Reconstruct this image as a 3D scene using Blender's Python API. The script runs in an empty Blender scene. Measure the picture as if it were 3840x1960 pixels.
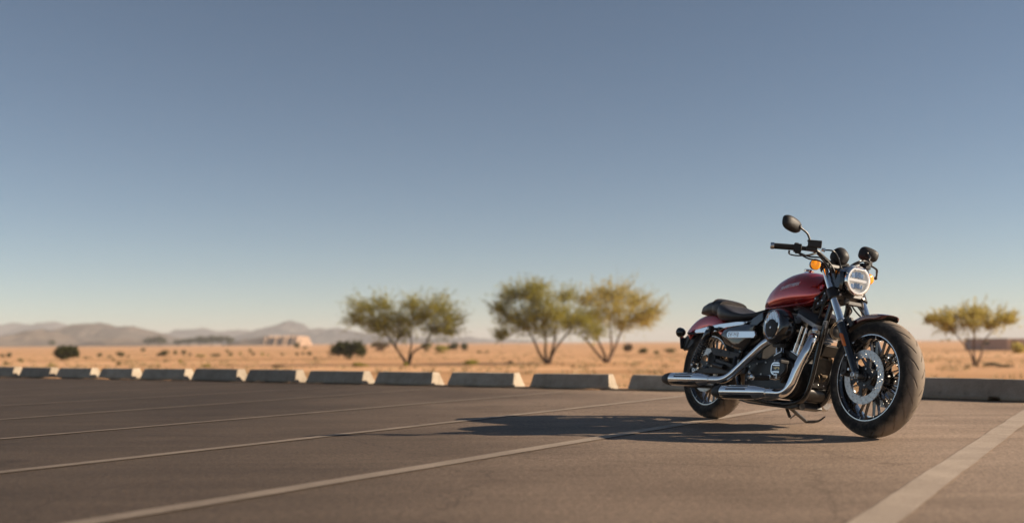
import bpy, bmesh, math, random
import numpy as np
from mathutils import Vector, Matrix, noise

random.seed(7)
rng = np.random.default_rng(7)
scene = bpy.context.scene
COL = scene.collection
R = math.radians

# ------------------------------------------------------------------ camera
CAM_H = 0.5232
F_PX, CX, HZ, ROLL = 3771.5, 1920.0, 1282.0, -0.0055
cd = bpy.data.cameras.new('camera')
cam = bpy.data.objects.new('camera', cd)
COL.objects.link(cam)
cam.location = (0, 0, CAM_H)
cam.rotation_euler = (R(90), 0, 0)
cam.rotation_euler.rotate_axis('Z', ROLL)
cd.sensor_width = 36.0
cd.lens = 36.0 * F_PX / 3840.0
cd.shift_y = (HZ - 980.0) / 3840.0
cd.clip_start = 0.05
cd.clip_end = 20000
cd.dof.use_dof = True
cd.dof.focus_distance = 5.75
cd.dof.aperture_fstop = 1.3
scene.camera = cam

# ------------------------------------------------------------------ sky, sun, exposure
SUN_EL, SUN_AZ = R(24.3), R(91.5)          # azimuth clockwise from +Y (the viewing direction)
world = bpy.data.worlds.new('World')
scene.world = world
world.use_nodes = True
wn = world.node_tree.nodes
wl = world.node_tree.links
sky = wn.new('ShaderNodeTexSky')
sky.sky_type = 'NISHITA'
sky.sun_disc = False
sky.sun_elevation = SUN_EL
sky.sun_rotation = SUN_AZ
sky.altitude = 300
sky.air_density = 0.62
sky.dust_density = 0.08
sky.ozone_density = 0.4
bg = wn['Background']
tint = wn.new('ShaderNodeMix'); tint.data_type = 'RGBA'; tint.blend_type = 'MULTIPLY'; tint.inputs[0].default_value = 1.0
tint.inputs[7].default_value = (.962, .960, .885, 1)            # slightly dusty air: a little less blue
wl.new(sky.outputs['Color'], tint.inputs[6])
wl.new(tint.outputs[2], bg.inputs['Color'])
bg.inputs['Strength'].default_value = 0.055

sd = bpy.data.lights.new('sun', 'SUN')
sd.energy = 5.0
sd.angle = R(0.53)
sd.color = (1.0, 0.82, 0.62)
sun = bpy.data.objects.new('sun', sd)
COL.objects.link(sun)
sdir = Vector((math.cos(SUN_EL) * math.sin(SUN_AZ), math.cos(SUN_EL) * math.cos(SUN_AZ), math.sin(SUN_EL)))
sun.rotation_euler = (-sdir).to_track_quat('-Z', 'Y').to_euler()
sun.location = (30, 0, 20)

vs = scene.view_settings
vs.view_transform = 'Standard'
vs.look = 'None'
vs.gamma = 1.0
vs.use_curve_mapping = False
vs.exposure = 0.85
scene.cycles.max_bounces = 8
scene.cycles.volume_bounces = 0
scene.cycles.sample_clamp_indirect = 6.0

# ------------------------------------------------------------------ small helpers
def V(*a):
    return Vector(a)

def tag(o, label=None, cat=None, group=None, kind=None):
    if label: o['label'] = label
    if cat: o['category'] = cat
    if group: o['group'] = group
    if kind: o['kind'] = kind
    return o

def empty(name, loc=(0, 0, 0), parent=None):
    o = bpy.data.objects.new(name, None)
    o.location = loc
    o.empty_display_size = 0.1
    COL.objects.link(o)
    o.parent = parent
    return o

def catmull(pts, n=8):
    pts = [Vector(p) for p in pts]
    if len(pts) < 3:
        return pts
    out = []
    P = [pts[0] * 2 - pts[1]] + pts + [pts[-1] * 2 - pts[-2]]
    for i in range(1, len(P) - 2):
        a, b, c, d = P[i - 1], P[i], P[i + 1], P[i + 2]
        for k in range(n):
            t = k / n
            out.append(0.5 * ((2 * b) + (c - a) * t + (2 * a - 5 * b + 4 * c - d) * t * t + (3 * b - a - 3 * c + d) * t ** 3))
    out.append(pts[-1])
    return out

def bend(pts, rad, n=6):
    """polyline with its inner corners rounded by arcs of about rad"""
    pts = [Vector(p) for p in pts]
    out = [pts[0]]
    for i in range(1, len(pts) - 1):
        a, b, c = pts[i - 1], pts[i], pts[i + 1]
        u, w = (a - b), (c - b)
        d = min(rad, u.length * .45, w.length * .45)
        p, q = b + u.normalized() * d, b + w.normalized() * d
        for k in range(n + 1):
            t = k / n
            out.append(p * (1 - t) ** 2 + b * 2 * t * (1 - t) + q * t * t)
    out.append(pts[-1])
    return out

class MB:
    def __init__(s):
        s.v, s.f = [], []
    def add(s, vs_, fs):
        o = len(s.v)
        s.v.extend([tuple(p) for p in vs_])
        s.f.extend([tuple(i + o for i in f) for f in fs])
        return s
    def rings(s, rings, cap0=True, cap1=True, closed=True, loop=False):
        n = len(rings[0]); o = len(s.v)
        for r in rings:
            s.v.extend([tuple(p) for p in r])
        m = len(rings)
        for i in range(m if loop else m - 1):
            j = (i + 1) % m
            for k in range(n if closed else n - 1):
                l = (k + 1) % n
                s.f.append((o + i * n + k, o + i * n + l, o + j * n + l, o + j * n + k))
        if cap0 and not loop: s.f.append(tuple(o + k for k in range(n))[::-1])
        if cap1 and not loop: s.f.append(tuple(o + (m - 1) * n + k for k in range(n)))
        return s
    def tube(s, pts, r, seg=12, caps=True, flat=1.0):
        pts = [Vector(p) for p in pts]
        n = len(pts)
        rs = [r] * n if not isinstance(r, (list, tuple)) else list(r)
        if len(rs) != n:
            rs = list(np.interp(np.linspace(0, 1, n), np.linspace(0, 1, len(rs)), rs))
        t0 = (pts[1] - pts[0]).normalized()
        up = Vector((0, 0, 1)) if abs(t0.z) < .9 else Vector((1, 0, 0))
        a = t0.cross(up).normalized()
        rings = []
        for i in range(n):
            t = (pts[min(i + 1, n - 1)] - pts[max(i - 1, 0)]).normalized()
            a = (a - t * a.dot(t)).normalized()
            b = t.cross(a)
            rings.append([pts[i] + (a * math.cos(q) + b * math.sin(q) * flat) * rs[i] for q in [2 * math.pi * k / seg for k in range(seg)]])
        return s.rings(rings, caps, caps)
    def lathe(s, prof, o=(0, 0, 0), axis=(0, 0, 1), seg=32, cap0=True, cap1=True, m=None, up=None, sx=1.0, sy=1.0):
        o = Vector(o); ax = Vector(axis).normalized()
        u = Vector(up) if up else (Vector((0, 0, 1)) if abs(ax.z) < .9 else Vector((1, 0, 0)))
        u = (u - ax * u.dot(ax)).normalized(); w = ax.cross(u)
        rings = []
        for r, h in prof:
            ring = []
            for k in range(seg):
                q = 2 * math.pi * k / seg
                mm = m(q) if m else 1.0
                ring.append(o + ax * h + (u * math.cos(q) * sx + w * math.sin(q) * sy) * (r * mm))
            rings.append(ring)
        return s.rings(rings, cap0, cap1)
    def box(s, c, size, rot=None):
        c = Vector(c); hx, hy, hz = [q / 2 for q in size]
        vs_ = [Vector((x, y, z)) for x in (-hx, hx) for y in (-hy, hy) for z in (-hz, hz)]
        if rot is not None: vs_ = [rot @ p for p in vs_]
        return s.add([c + p for p in vs_], [(0, 1, 3, 2), (4, 6, 7, 5), (0, 4, 5, 1), (2, 3, 7, 6), (0, 2, 6, 4), (1, 5, 7, 3)])
    def prism(s, poly, y0, y1, ins=0.0):
        """polygon of (x, z) points pushed from y0 to y1; the y1 face may be inset"""
        n = len(poly); c = (sum(p[0] for p in poly) / n, sum(p[1] for p in poly) / n)
        k = 1 - ins
        q = [(c[0] + (p[0] - c[0]) * k, c[1] + (p[1] - c[1]) * k) for p in poly]
        return s.rings([[(p[0], y0, p[1]) for p in poly], [(p[0], y1, p[1]) for p in q]])
    def ball(s, c, rad, seg=20, rg=12, rot=None, n=2.0):
        c = Vector(c); rx, ry, rz = rad if isinstance(rad, (tuple, list)) else (rad,) * 3
        def pw(x): return math.copysign(abs(x) ** (2 / n), x)
        rings = []
        for i in range(1, rg):
            t = math.pi * i / rg - math.pi / 2
            ring = []
            for k in range(seg):
                q = 2 * math.pi * k / seg
                p = Vector((rx * pw(math.cos(t)) * pw(math.cos(q)), ry * pw(math.cos(t)) * pw(math.sin(q)), rz * pw(math.sin(t))))
                ring.append(c + (rot @ p if rot is not None else p))
            rings.append(ring)
        return s.rings(rings)
    def bolt(s, p, axis, r=.006, h=.006):
        return s.lathe([(r, -.004), (r, h * .7), (r * .75, h)], p, axis, 8)
    def build(s, name, mat, parent=None, ang=40, bevel=0.0, seg=2, loc=None, sub=0):
        me = bpy.data.meshes.new(name)
        me.from_pydata(s.v, [], s.f)
        return link_mesh(name, me, mat, parent, ang, bevel, seg, loc, sub)

def link_mesh(name, me, mat, parent=None, ang=40, bevel=0.0, seg=2, loc=None, sub=0, fix=True):
    if fix:
        bm = bmesh.new(); bm.from_mesh(me)
        bmesh.ops.recalc_face_normals(bm, faces=bm.faces)
        bm.to_mesh(me); bm.free()
    me.materials.append(mat)
    me.shade_smooth()
    if ang < 180:
        me.set_sharp_from_angle(angle=R(ang))
    o = bpy.data.objects.new(name, me)
    COL.objects.link(o)
    if loc is not None: o.location = loc
    o.parent = parent
    if bevel:
        b = o.modifiers.new('bevel', 'BEVEL'); b.width = bevel; b.segments = seg; b.limit_method = 'ANGLE'; b.angle_limit = R(35)
        b.harden_normals = True
    if sub:
        m = o.modifiers.new('sub', 'SUBSURF'); m.levels = sub; m.render_levels = sub
    return o

# ------------------------------------------------------------------ materials
def mat(name, col, rough=.5, metal=0.0, coat=0.0, vary=0.0, vscale=30, col2=None, bump=0.0, bscale=200, rvary=0.0, spec=.5, trans=0.0, ior=1.45, alpha=1.0, space='Object', dust=0.0, coat_ior=1.5, emit=0.0):
    m = bpy.data.materials.new(name); m.use_nodes = True
    nt = m.node_tree; b = nt.nodes['Principled BSDF']; L = nt.links
    b.inputs['Base Color'].default_value = (*col, 1)
    b.inputs['Roughness'].default_value = rough
    b.inputs['Metallic'].default_value = metal
    b.inputs['Coat Weight'].default_value = coat
    b.inputs['Coat Roughness'].default_value = .03
    b.inputs['Coat IOR'].default_value = coat_ior
    if emit:
        b.inputs['Emission Color'].default_value = (*col, 1); b.inputs['Emission Strength'].default_value = emit
    b.inputs['Specular IOR Level'].default_value = spec
    b.inputs['Transmission Weight'].default_value = trans
    b.inputs['IOR'].default_value = ior
    tc = nt.nodes.new('ShaderNodeTexCoord')
    if vary or col2 or rvary:
        n = nt.nodes.new('ShaderNodeTexNoise'); n.inputs['Scale'].default_value = vscale; n.inputs['Detail'].default_value = 6
        n.inputs['Roughness'].default_value = .65
        L.new(tc.outputs[space], n.inputs['Vector'])
        if vary or col2:
            r = nt.nodes.new('ShaderNodeValToRGB')
            c2 = col2 if col2 else tuple(c * (1 - vary) for c in col)
            c1 = col if col2 else tuple(min(1, c * (1 + vary)) for c in col)
            r.color_ramp.elements[0].position = .32; r.color_ramp.elements[1].position = .68
            r.color_ramp.elements[0].color = (*c2, 1); r.color_ramp.elements[1].color = (*c1, 1)
            L.new(n.outputs['Fac'], r.inputs['Fac']); L.new(r.outputs['Color'], b.inputs['Base Color'])
        if rvary:
            mr = nt.nodes.new('ShaderNodeMapRange')
            mr.inputs['From Min'].default_value = .3; mr.inputs['From Max'].default_value = .7
            mr.inputs['To Min'].default_value = max(0, rough - rvary); mr.inputs['To Max'].default_value = rough + rvary
            L.new(n.outputs['Fac'], mr.inputs['Value']); L.new(mr.outputs['Result'], b.inputs['Roughness'])
    if bump:
        n2 = nt.nodes.new('ShaderNodeTexNoise'); n2.inputs['Scale'].default_value = bscale; n2.inputs['Detail'].default_value = 4
        L.new(tc.outputs[space], n2.inputs['Vector'])
        bp = nt.nodes.new('ShaderNodeBump'); bp.inputs['Strength'].default_value = bump; bp.inputs['Distance'].default_value = .002
        L.new(n2.outputs['Fac'], bp.inputs['Height']); L.new(bp.outputs['Normal'], b.inputs['Normal'])
    return m

M = {}
M['chrome'] = mat('chrome', (.92, .91, .89), .05, 1.0, rvary=.03, vscale=14)
M['satin_metal'] = mat('satin_metal', (.62, .61, .60), .24, 1.0, rvary=.06, vscale=20)
M['cast_alloy'] = mat('cast_alloy', (.66, .65, .62), .45, .35, vary=.08, vscale=40)
M['steel'] = mat('steel', (.55, .54, .52), .33, 1.0, vary=.12, vscale=60)
M['disc_steel'] = mat('disc_steel', (.60, .58, .55), .38, .85, vary=.10, vscale=40)
M['gloss_black'] = mat('gloss_black', (.010, .010, .011), .12, 0, 1.0)
M['satin_black'] = mat('satin_black', (.016, .015, .015), .38, 0, 0.0, rvary=.08, vscale=25)
M['matte_black'] = mat('matte_black', (.022, .020, .019), .55, 0, 0, bump=.25, bscale=500)
M['grey_black'] = mat('grey_black', (.035, .031, .028), .45, 0, 0, bump=.2, bscale=600)
M['dark_engine'] = mat('dark_engine', (.020, .019, .018), .42, .3, vary=.35, vscale=18)
M['fin_metal'] = mat('fin_metal', (.05, .046, .042), .33, .6, vary=.2, vscale=30)
M['rubber'] = mat('rubber', (.019, .018, .017), .62, 0, 0, col2=(.032, .027, .023), vscale=9, bump=.25, bscale=350)
M['tread_dust'] = mat('tread_dust', (.05, .043, .036), .78, 0, 0, vary=.25, vscale=14, bump=.3, bscale=300)
M['leather'] = mat('leather', (.026, .022, .021), .36, 0, 0, bump=.35, bscale=420, rvary=.08, vscale=12)
M['piping'] = mat('piping', (.06, .045, .034), .4)
M['red_paint'] = mat('red_paint', (.60, .016, .013), .20, .65, 1.0, coat_ior=1.9)
M['maroon_paint'] = mat('maroon_paint', (.085, .006, .009), .22, .5, 1.0, coat_ior=1.7)
M['amber'] = mat('amber', (.98, .30, .012), .12, 0, 1.0, trans=.12, bump=.5, bscale=160, emit=.35)
M['orange'] = mat('orange', (.85, .19, .015), .3, 0, .5, bump=.3, bscale=400)
M['white_plastic'] = mat('white_plastic', (.9, .88, .84), .25, 0, .6)
M['letter'] = mat('letter', (.85, .85, .84), .2, .6)
M['sticker'] = mat('sticker', (.62, .60, .56), .5)
M['ink'] = mat('ink', (.03, .03, .03), .5)
M['brass'] = mat('brass', (.12, .085, .052), .45, .7)
M['gold'] = mat('gold', (.6, .42, .2), .3, .9)
M['drl'] = mat('drl', (.95, .92, .88), .25, 0, .6, emit=.12)
M['mirror_glass'] = mat('mirror_glass', (.8, .8, .8), .02, 1.0)
M['red_reflector'] = mat('red_reflector', (.5, .01, .01), .15, 0, 1.0)
M['plate'] = mat('plate', (.04, .04, .04), .45)
M['headlamp_chrome'] = mat('headlamp_chrome', (.92, .92, .92), .16, 1.0, bump=.4, bscale=90)
M['headlamp_dark'] = mat('headlamp_dark', (.80, .79, .77), .4, .15)
gl = bpy.data.materials.new('clear_glass'); gl.use_nodes = True
_b = gl.node_tree.nodes['Principled BSDF']; _b.inputs['Transmission Weight'].default_value = 1.0; _b.inputs['Roughness'].default_value = 0.0
_b.inputs['IOR'].default_value = 1.12; _b.inputs['Base Color'].default_value = (.97, .97, .97, 1)
M['glass'] = gl
# ------------------------------------------------------------------ setting: materials
def nodes_of(name):
    m = bpy.data.materials.new(name); m.use_nodes = True
    nt = m.node_tree
    return m, nt, nt.nodes['Principled BSDF'], nt.links

def ramp(nt, stops):
    r = nt.nodes.new('ShaderNodeValToRGB')
    while len(r.color_ramp.elements) < len(stops): r.color_ramp.elements.new(.5)
    for e, (p, c) in zip(r.color_ramp.elements, stops):
        e.position = p; e.color = (*c, 1)
    return r

def noise_node(nt, vec, scale, detail=6, rough=.6, stretch=None, rotz=0):
    n = nt.nodes.new('ShaderNodeTexNoise')
    n.inputs['Scale'].default_value = scale; n.inputs['Detail'].default_value = detail; n.inputs['Roughness'].default_value = rough
    if stretch:
        mp = nt.nodes.new('ShaderNodeMapping'); mp.inputs['Scale'].default_value = stretch; mp.inputs['Rotation'].default_value = (0, 0, rotz)
        nt.links.new(vec, mp.inputs['Vector']); nt.links.new(mp.outputs['Vector'], n.inputs['Vector'])
    else:
        nt.links.new(vec, n.inputs['Vector'])
    return n

def mixc(nt, fac, a, b, mode='MIX'):
    x = nt.nodes.new('ShaderNodeMix'); x.data_type = 'RGBA'; x.blend_type = mode
    for sock, val in ((0, fac), (6, a), (7, b)):
        if hasattr(val, 'is_linked') or hasattr(val, 'links'): nt.links.new(val, x.inputs[sock])
        elif sock == 0: x.inputs[0].default_value = val
        else: x.inputs[sock].default_value = (*val, 1)
    return x.outputs[2]

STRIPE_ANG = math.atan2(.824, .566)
def vignette_factor(nt, vec):
    """painted vignette: multiplier that darkens the colour towards the left, edge broken by noise"""
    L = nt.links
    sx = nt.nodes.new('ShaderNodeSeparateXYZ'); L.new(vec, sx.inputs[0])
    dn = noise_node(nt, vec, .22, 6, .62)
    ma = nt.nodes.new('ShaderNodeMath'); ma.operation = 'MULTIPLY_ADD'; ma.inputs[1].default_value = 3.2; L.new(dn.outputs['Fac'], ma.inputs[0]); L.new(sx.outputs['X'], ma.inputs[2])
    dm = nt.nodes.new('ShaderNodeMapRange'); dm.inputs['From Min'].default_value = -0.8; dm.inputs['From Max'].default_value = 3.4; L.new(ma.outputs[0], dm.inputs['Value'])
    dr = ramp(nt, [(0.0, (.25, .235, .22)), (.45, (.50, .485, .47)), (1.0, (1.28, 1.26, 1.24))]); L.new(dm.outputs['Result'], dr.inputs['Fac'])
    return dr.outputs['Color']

def asphalt_mat():
    m, nt, b, L = nodes_of('asphalt')
    tc = nt.nodes.new('ShaderNodeTexCoord'); vec = tc.outputs['Object']
    fine = noise_node(nt, vec, 260, 3, .7)
    mid = noise_node(nt, vec, 42, 5, .75)
    big = noise_node(nt, vec, .55, 5, .6)
    streak = noise_node(nt, vec, 1.0, 5, .65, (.35, 5.0, 1), -STRIPE_ANG * .35)
    base = ramp(nt, [(.30, (.165, .122, .091)), (.5, (.255, .194, .147)), (.72, (.345, .270, .208))])
    L.new(fine.outputs['Fac'], base.inputs['Fac'])
    r2 = ramp(nt, [(.34, (.60, .58, .56)), (.5, (.98, .97, .96)), (.66, (1.38, 1.36, 1.34))]); L.new(mid.outputs['Fac'], r2.inputs['Fac'])
    c = mixc(nt, 1.0, base.outputs['Color'], r2.outputs['Color'], 'MULTIPLY')
    grit = noise_node(nt, vec, 120, 2, .5)
    rg = ramp(nt, [(.36, (.55, .54, .53)), (.47, (1, 1, 1)), (.60, (1.0, 1.0, 1.0)), (.68, (1.6, 1.55, 1.5))]); L.new(grit.outputs['Fac'], rg.inputs['Fac'])
    c = mixc(nt, 1.0, c, rg.outputs['Color'], 'MULTIPLY')
    # oil drips and old scuffs
    st1 = noise_node(nt, vec, 1.9, 3, .5); rs1 = ramp(nt, [(.66, (1, 1, 1)), (.74, (.62, .60, .58))]); L.new(st1.outputs['Fac'], rs1.inputs['Fac'])
    c = mixc(nt, .8, c, rs1.outputs['Color'], 'MULTIPLY')
    # hairline cracks
    cv = nt.nodes.new('ShaderNodeTexVoronoi'); cv.feature = 'DISTANCE_TO_EDGE'; cv.inputs['Scale'].default_value = .62
    wob = nt.nodes.new('ShaderNodeVectorMath'); wob.operation = 'MULTIPLY_ADD'; wob.inputs[1].default_value = (.5, .5, .5)
    wn_ = noise_node(nt, vec, 2.2, 5, .6); L.new(wn_.outputs['Color'], wob.inputs[0]); L.new(vec, wob.inputs[2]); L.new(wob.outputs[0], cv.inputs['Vector'])
    rc = ramp(nt, [(.0025, (.42, .40, .38)), (.0065, (1, 1, 1))]); L.new(cv.outputs['Distance'], rc.inputs['Fac'])
    c = mixc(nt, .5, c, rc.outputs['Color'], 'MULTIPLY')
    r3 = ramp(nt, [(.32, (.72, .70, .68)), (.68, (1.2, 1.2, 1.2))]); L.new(big.outputs['Fac'], r3.inputs['Fac'])
    c = mixc(nt, 1.0, c, r3.outputs['Color'], 'MULTIPLY')
    r4 = ramp(nt, [(.35, (.84, .83, .82)), (.65, (1.1, 1.1, 1.1))]); L.new(streak.outputs['Fac'], r4.inputs['Fac'])
    c = mixc(nt, .9, c, r4.outputs['Color'], 'MULTIPLY')
    vor = nt.nodes.new('ShaderNodeTexVoronoi'); vor.inputs['Scale'].default_value = 95; L.new(vec, vor.inputs['Vector'])
    rv = ramp(nt, [(.0, (1, 1, 1)), (.10, (0, 0, 0))]); L.new(vor.outputs['Distance'], rv.inputs['Fac'])
    pick = ramp(nt, [(.80, (0, 0, 0)), (.86, (1, 1, 1))]); L.new(vor.outputs['Color'], pick.inputs['Fac'])
    pk = mixc(nt, 1.0, rv.outputs['Color'], pick.outputs['Color'], 'MULTIPLY')
    c = mixc(nt, pk, c, (.42, .33, .25))
    c = mixc(nt, 1.0, c, vignette_factor(nt, vec), 'MULTIPLY')  # vignette painted into the asphalt colour, darkest at the left
    L.new(c, b.inputs['Base Color'])
    b.inputs['Roughness'].default_value = .72; b.inputs['Specular IOR Level'].default_value = .32
    add = nt.nodes.new('ShaderNodeMath'); add.operation = 'ADD'
    L.new(fine.outputs['Fac'], add.inputs[0]); L.new(mid.outputs['Fac'], add.inputs[1])
    bp = nt.nodes.new('ShaderNodeBump'); bp.inputs['Strength'].default_value = .8; bp.inputs['Distance'].default_value = .004
    L.new(add.outputs[0], bp.inputs['Height']); L.new(bp.outputs['Normal'], b.inputs['Normal'])
    return m

def paint_mat():
    m, nt, b, L = nodes_of('line_paint')
    tc = nt.nodes.new('ShaderNodeTexCoord'); vec = tc.outputs['Object']
    n1 = noise_node(nt, vec, 210, 4, .7); n2 = noise_node(nt, vec, 3.2, 6, .7)
    r1 = ramp(nt, [(.36, (.20, .155, .12)), (.50, (.36, .295, .235)), (.7, (.45, .375, .305))]); L.new(n1.outputs['Fac'], r1.inputs['Fac'])
    r2 = ramp(nt, [(.34, (.80, .79, .78)), (.60, (1.08, 1.08, 1.08))]); L.new(n2.outputs['Fac'], r2.inputs['Fac'])
    L.new(mixc(nt, .62, mixc(nt, 1.0, r1.outputs['Color'], r2.outputs['Color'], 'MULTIPLY'), vignette_factor(nt, vec), 'MULTIPLY'), b.inputs['Base Color'])  # the same painted darkening, weaker, over the line paint
    b.inputs['Roughness'].default_value = .7; b.inputs['Specular IOR Level'].default_value = .3
    bp = nt.nodes.new('ShaderNodeBump'); bp.inputs['Strength'].default_value = .45; bp.inputs['Distance'].default_value = .003
    L.new(n1.outputs['Fac'], bp.inputs['Height']); L.new(bp.outputs['Normal'], b.inputs['Normal'])
    return m

def sand_mat():
    m, nt, b, L = nodes_of('desert_sand')
    tc = nt.nodes.new('ShaderNodeTexCoord'); vec = tc.outputs['Object']
    a = noise_node(nt, vec, .035, 7, .62, (1, 1, 1)); f = noise_node(nt, vec, 1.6, 6, .7)
    s = noise_node(nt, vec, .05, 6, .6, (.5, 2.4, 1))
    r = ramp(nt, [(.28, (.50, .282, .150)), (.5, (.66, .382, .204)), (.72, (.76, .465, .262))]); L.new(a.outputs['Fac'], r.inputs['Fac'])
    r2 = ramp(nt, [(.3, (.74, .72, .70)), (.7, (1.16, 1.15, 1.14))]); L.new(f.outputs['Fac'], r2.inputs['Fac'])
    c = mixc(nt, .8, r.outputs['Color'], r2.outputs['Color'], 'MULTIPLY')
    r3 = ramp(nt, [(.34, (.74, .70, .64)), (.50, (1.04, 1.04, 1.04))]); L.new(s.outputs['Fac'], r3.inputs['Fac'])
    c = mixc(nt, .9, c, r3.outputs['Color'], 'MULTIPLY')
    band = noise_node(nt, vec, .018, 6, .65, (.45, 2.2, 1)); rb = ramp(nt, [(.44, (1, 1, 1)), (.60, (.70, .66, .56))]); L.new(band.outputs['Fac'], rb.inputs['Fac'])
    c = mixc(nt, .85, c, rb.outputs['Color'], 'MULTIPLY')
    spk = noise_node(nt, vec, .9, 4, .7); rk = ramp(nt, [(.60, (1, 1, 1)), (.72, (.55, .50, .40))]); L.new(spk.outputs['Fac'], rk.inputs['Fac'])
    c = mixc(nt, .6, c, rk.outputs['Color'], 'MULTIPLY')
    L.new(c, b.inputs['Base Color'])
    b.inputs['Roughness'].default_value = .9; b.inputs['Specular IOR Level'].default_value = .15
    bp = nt.nodes.new('ShaderNodeBump'); bp.inputs['Strength'].default_value = .5; bp.inputs['Distance'].default_value = .05
    L.new(f.outputs['Fac'], bp.inputs['Height']); L.new(bp.outputs['Normal'], b.inputs['Normal'])
    return m

def concrete_mat():
    m, nt, b, L = nodes_of('concrete')
    tc = nt.nodes.new('ShaderNodeTexCoord'); vec = tc.outputs['Object']
    oi = nt.nodes.new('ShaderNodeObjectInfo')
    av = nt.nodes.new('ShaderNodeVectorMath'); av.operation = 'ADD'
    sc = nt.nodes.new('ShaderNodeVectorMath'); sc.operation = 'SCALE'; sc.inputs['Scale'].default_value = 13
    L.new(oi.outputs['Random'], sc.inputs[0]); L.new(vec, av.inputs[0]); L.new(sc.outputs[0], av.inputs[1]); vec = av.outputs[0]
    a = noise_node(nt, vec, 5, 8, .7); f = noise_node(nt, vec, 120, 4, .7); d = noise_node(nt, vec, 14, 5, .7, (1, 1, .35))
    r = ramp(nt, [(.3, (.29, .240, .182)), (.52, (.39, .328, .255)), (.72, (.46, .394, .312))]); L.new(a.outputs['Fac'], r.inputs['Fac'])
    r2 = ramp(nt, [(.28, (.7, .7, .7)), (.55, (1.05, 1.05, 1.05))]); L.new(f.outputs['Fac'], r2.inputs['Fac'])
    r3 = ramp(nt, [(.30, (.66, .64, .6)), (.46, (1, 1, 1))]); L.new(d.outputs['Fac'], r3.inputs['Fac'])
    c = mixc(nt, .8, r.outputs['Color'], r2.outputs['Color'], 'MULTIPLY'); c = mixc(nt, .8, c, r3.outputs['Color'], 'MULTIPLY')
    rr_ = ramp(nt, [(0, (.78, .77, .76)), (1, (1.12, 1.11, 1.09))]); L.new(oi.outputs['Random'], rr_.inputs['Fac']); c = mixc(nt, 1.0, c, rr_.outputs['Color'], 'MULTIPLY')
    L.new(c, b.inputs['Base Color']); b.inputs['Roughness'].default_value = .85; b.inputs['Specular IOR Level'].default_value = .25
    bp = nt.nodes.new('ShaderNodeBump'); bp.inputs['Strength'].default_value = .5; bp.inputs['Distance'].default_value = .003
    L.new(f.outputs['Fac'], bp.inputs['Height']); L.new(bp.outputs['Normal'], b.inputs['Normal'])
    return m

def rock_mat(name, c1, c2, scale):
    m, nt, b, L = nodes_of(name)
    tc = nt.nodes.new('ShaderNodeTexCoord'); vec = tc.outputs['Object']
    a = noise_node(nt, vec, scale, 8, .7, (1, 1, 2.5))
    r = ramp(nt, [(.35, c1), (.65, c2)]); L.new(a.outputs['Fac'], r.inputs['Fac']); L.new(r.outputs['Color'], b.inputs['Base Color'])
    b.inputs['Roughness'].default_value = .95; b.inputs['Specular IOR Level'].default_value = .1
    return m

def leaf_mat(name, dark, light, tr=.35):
    m, nt, b, L = nodes_of(name)
    g = nt.nodes.new('ShaderNodeNewGeometry'); tc = nt.nodes.new('ShaderNodeTexCoord')
    n = noise_node(nt, tc.outputs['Object'], 1.3, 3, .6)
    ad = nt.nodes.new('ShaderNodeMath'); ad.operation = 'MULTIPLY_ADD'; ad.inputs[1].default_value = .55
    L.new(g.outputs['Random Per Island'], ad.inputs[0]); L.new(n.outputs['Fac'], ad.inputs[2])
    r = ramp(nt, [(.40, dark), (1.0, light)]); L.new(ad.outputs[0], r.inputs['Fac'])
    L.new(r.outputs['Color'], b.inputs['Base Color'])
    b.inputs['Roughness'].default_value = .6; b.inputs['Specular IOR Level'].default_value = .25
    t = nt.nodes.new('ShaderNodeBsdfTranslucent'); L.new(r.outputs['Color'], t.inputs['Color'])
    mx = nt.nodes.new('ShaderNodeMixShader'); mx.inputs[0].default_value = tr
    L.new(b.outputs[0], mx.inputs[1]); L.new(t.outputs[0], mx.inputs[2]); L.new(mx.outputs[0], nt.nodes['Material Output'].inputs['Surface'])
    return m

M['asphalt'] = asphalt_mat(); M['paint'] = paint_mat(); M['sand'] = sand_mat(); M['concrete'] = concrete_mat()
M['bark'] = mat('bark', (.085, .055, .038), .9, vary=.3, vscale=9)
M['bark_grey'] = mat('bark_grey', (.15, .10, .07), .9, vary=.3, vscale=9)
M['leaf_green'] = leaf_mat('leaf_green', (.13, .138, .026), (.44, .39, .080), .55)
M['leaf_yellow'] = leaf_mat('leaf_yellow', (.24, .21, .044), (.58, .47, .13), .55)
M['leaf_dark'] = leaf_mat('leaf_dark', (.030, .038, .011), (.105, .105, .028), .25)
M['leaf_olive'] = leaf_mat('leaf_olive', (.085, .082, .026), (.22, .19, .065), .3)
M['leaf_brown'] = leaf_mat('leaf_brown', (.070, .048, .025), (.150, .105, .060), .2)
M['leaf_grey'] = leaf_mat('leaf_grey', (.085, .085, .045), (.18, .165, .095), .25)

# ------------------------------------------------------------------ ground sheets
SAND_Z = -0.90
BAR = [(-7.894, 16.068), (-7.101, 15.62), (-6.29, 15.25), (-5.50, 14.86), (-4.585, 14.35), (-3.661, 13.76), (-2.715, 13.20),
       (-1.736, 12.62), (-.783, 12.03), (.19, 11.40), (1.234, 10.80)]
BD = Vector((.845, -.5346, 0)).normalized()        # along the row of blocks, to the right
BN = Vector((.5346, .845, 0)).normalized()         # away from the lot
B0 = Vector((-7.894, 16.068, 0))

def beyond(x, y):
    return (x - B0.x) * BN.x + (y - B0.y) * BN.y

def sand_h(x, y):
    d = beyond(x, y) - .75
    if d <= 0: return -.05
    t = min(1, d / 16.0); t = t * t * (3 - 2 * t)
    h = -.05 + (SAND_Z + .05) * t
    far = min(1.0, d / 40.0)
    return h + .05 * far * noise.noise(Vector((x * .05, y * .05, 0))) + .012 * t * noise.noise(Vector((x * .5, y * .5, 3)))

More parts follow.
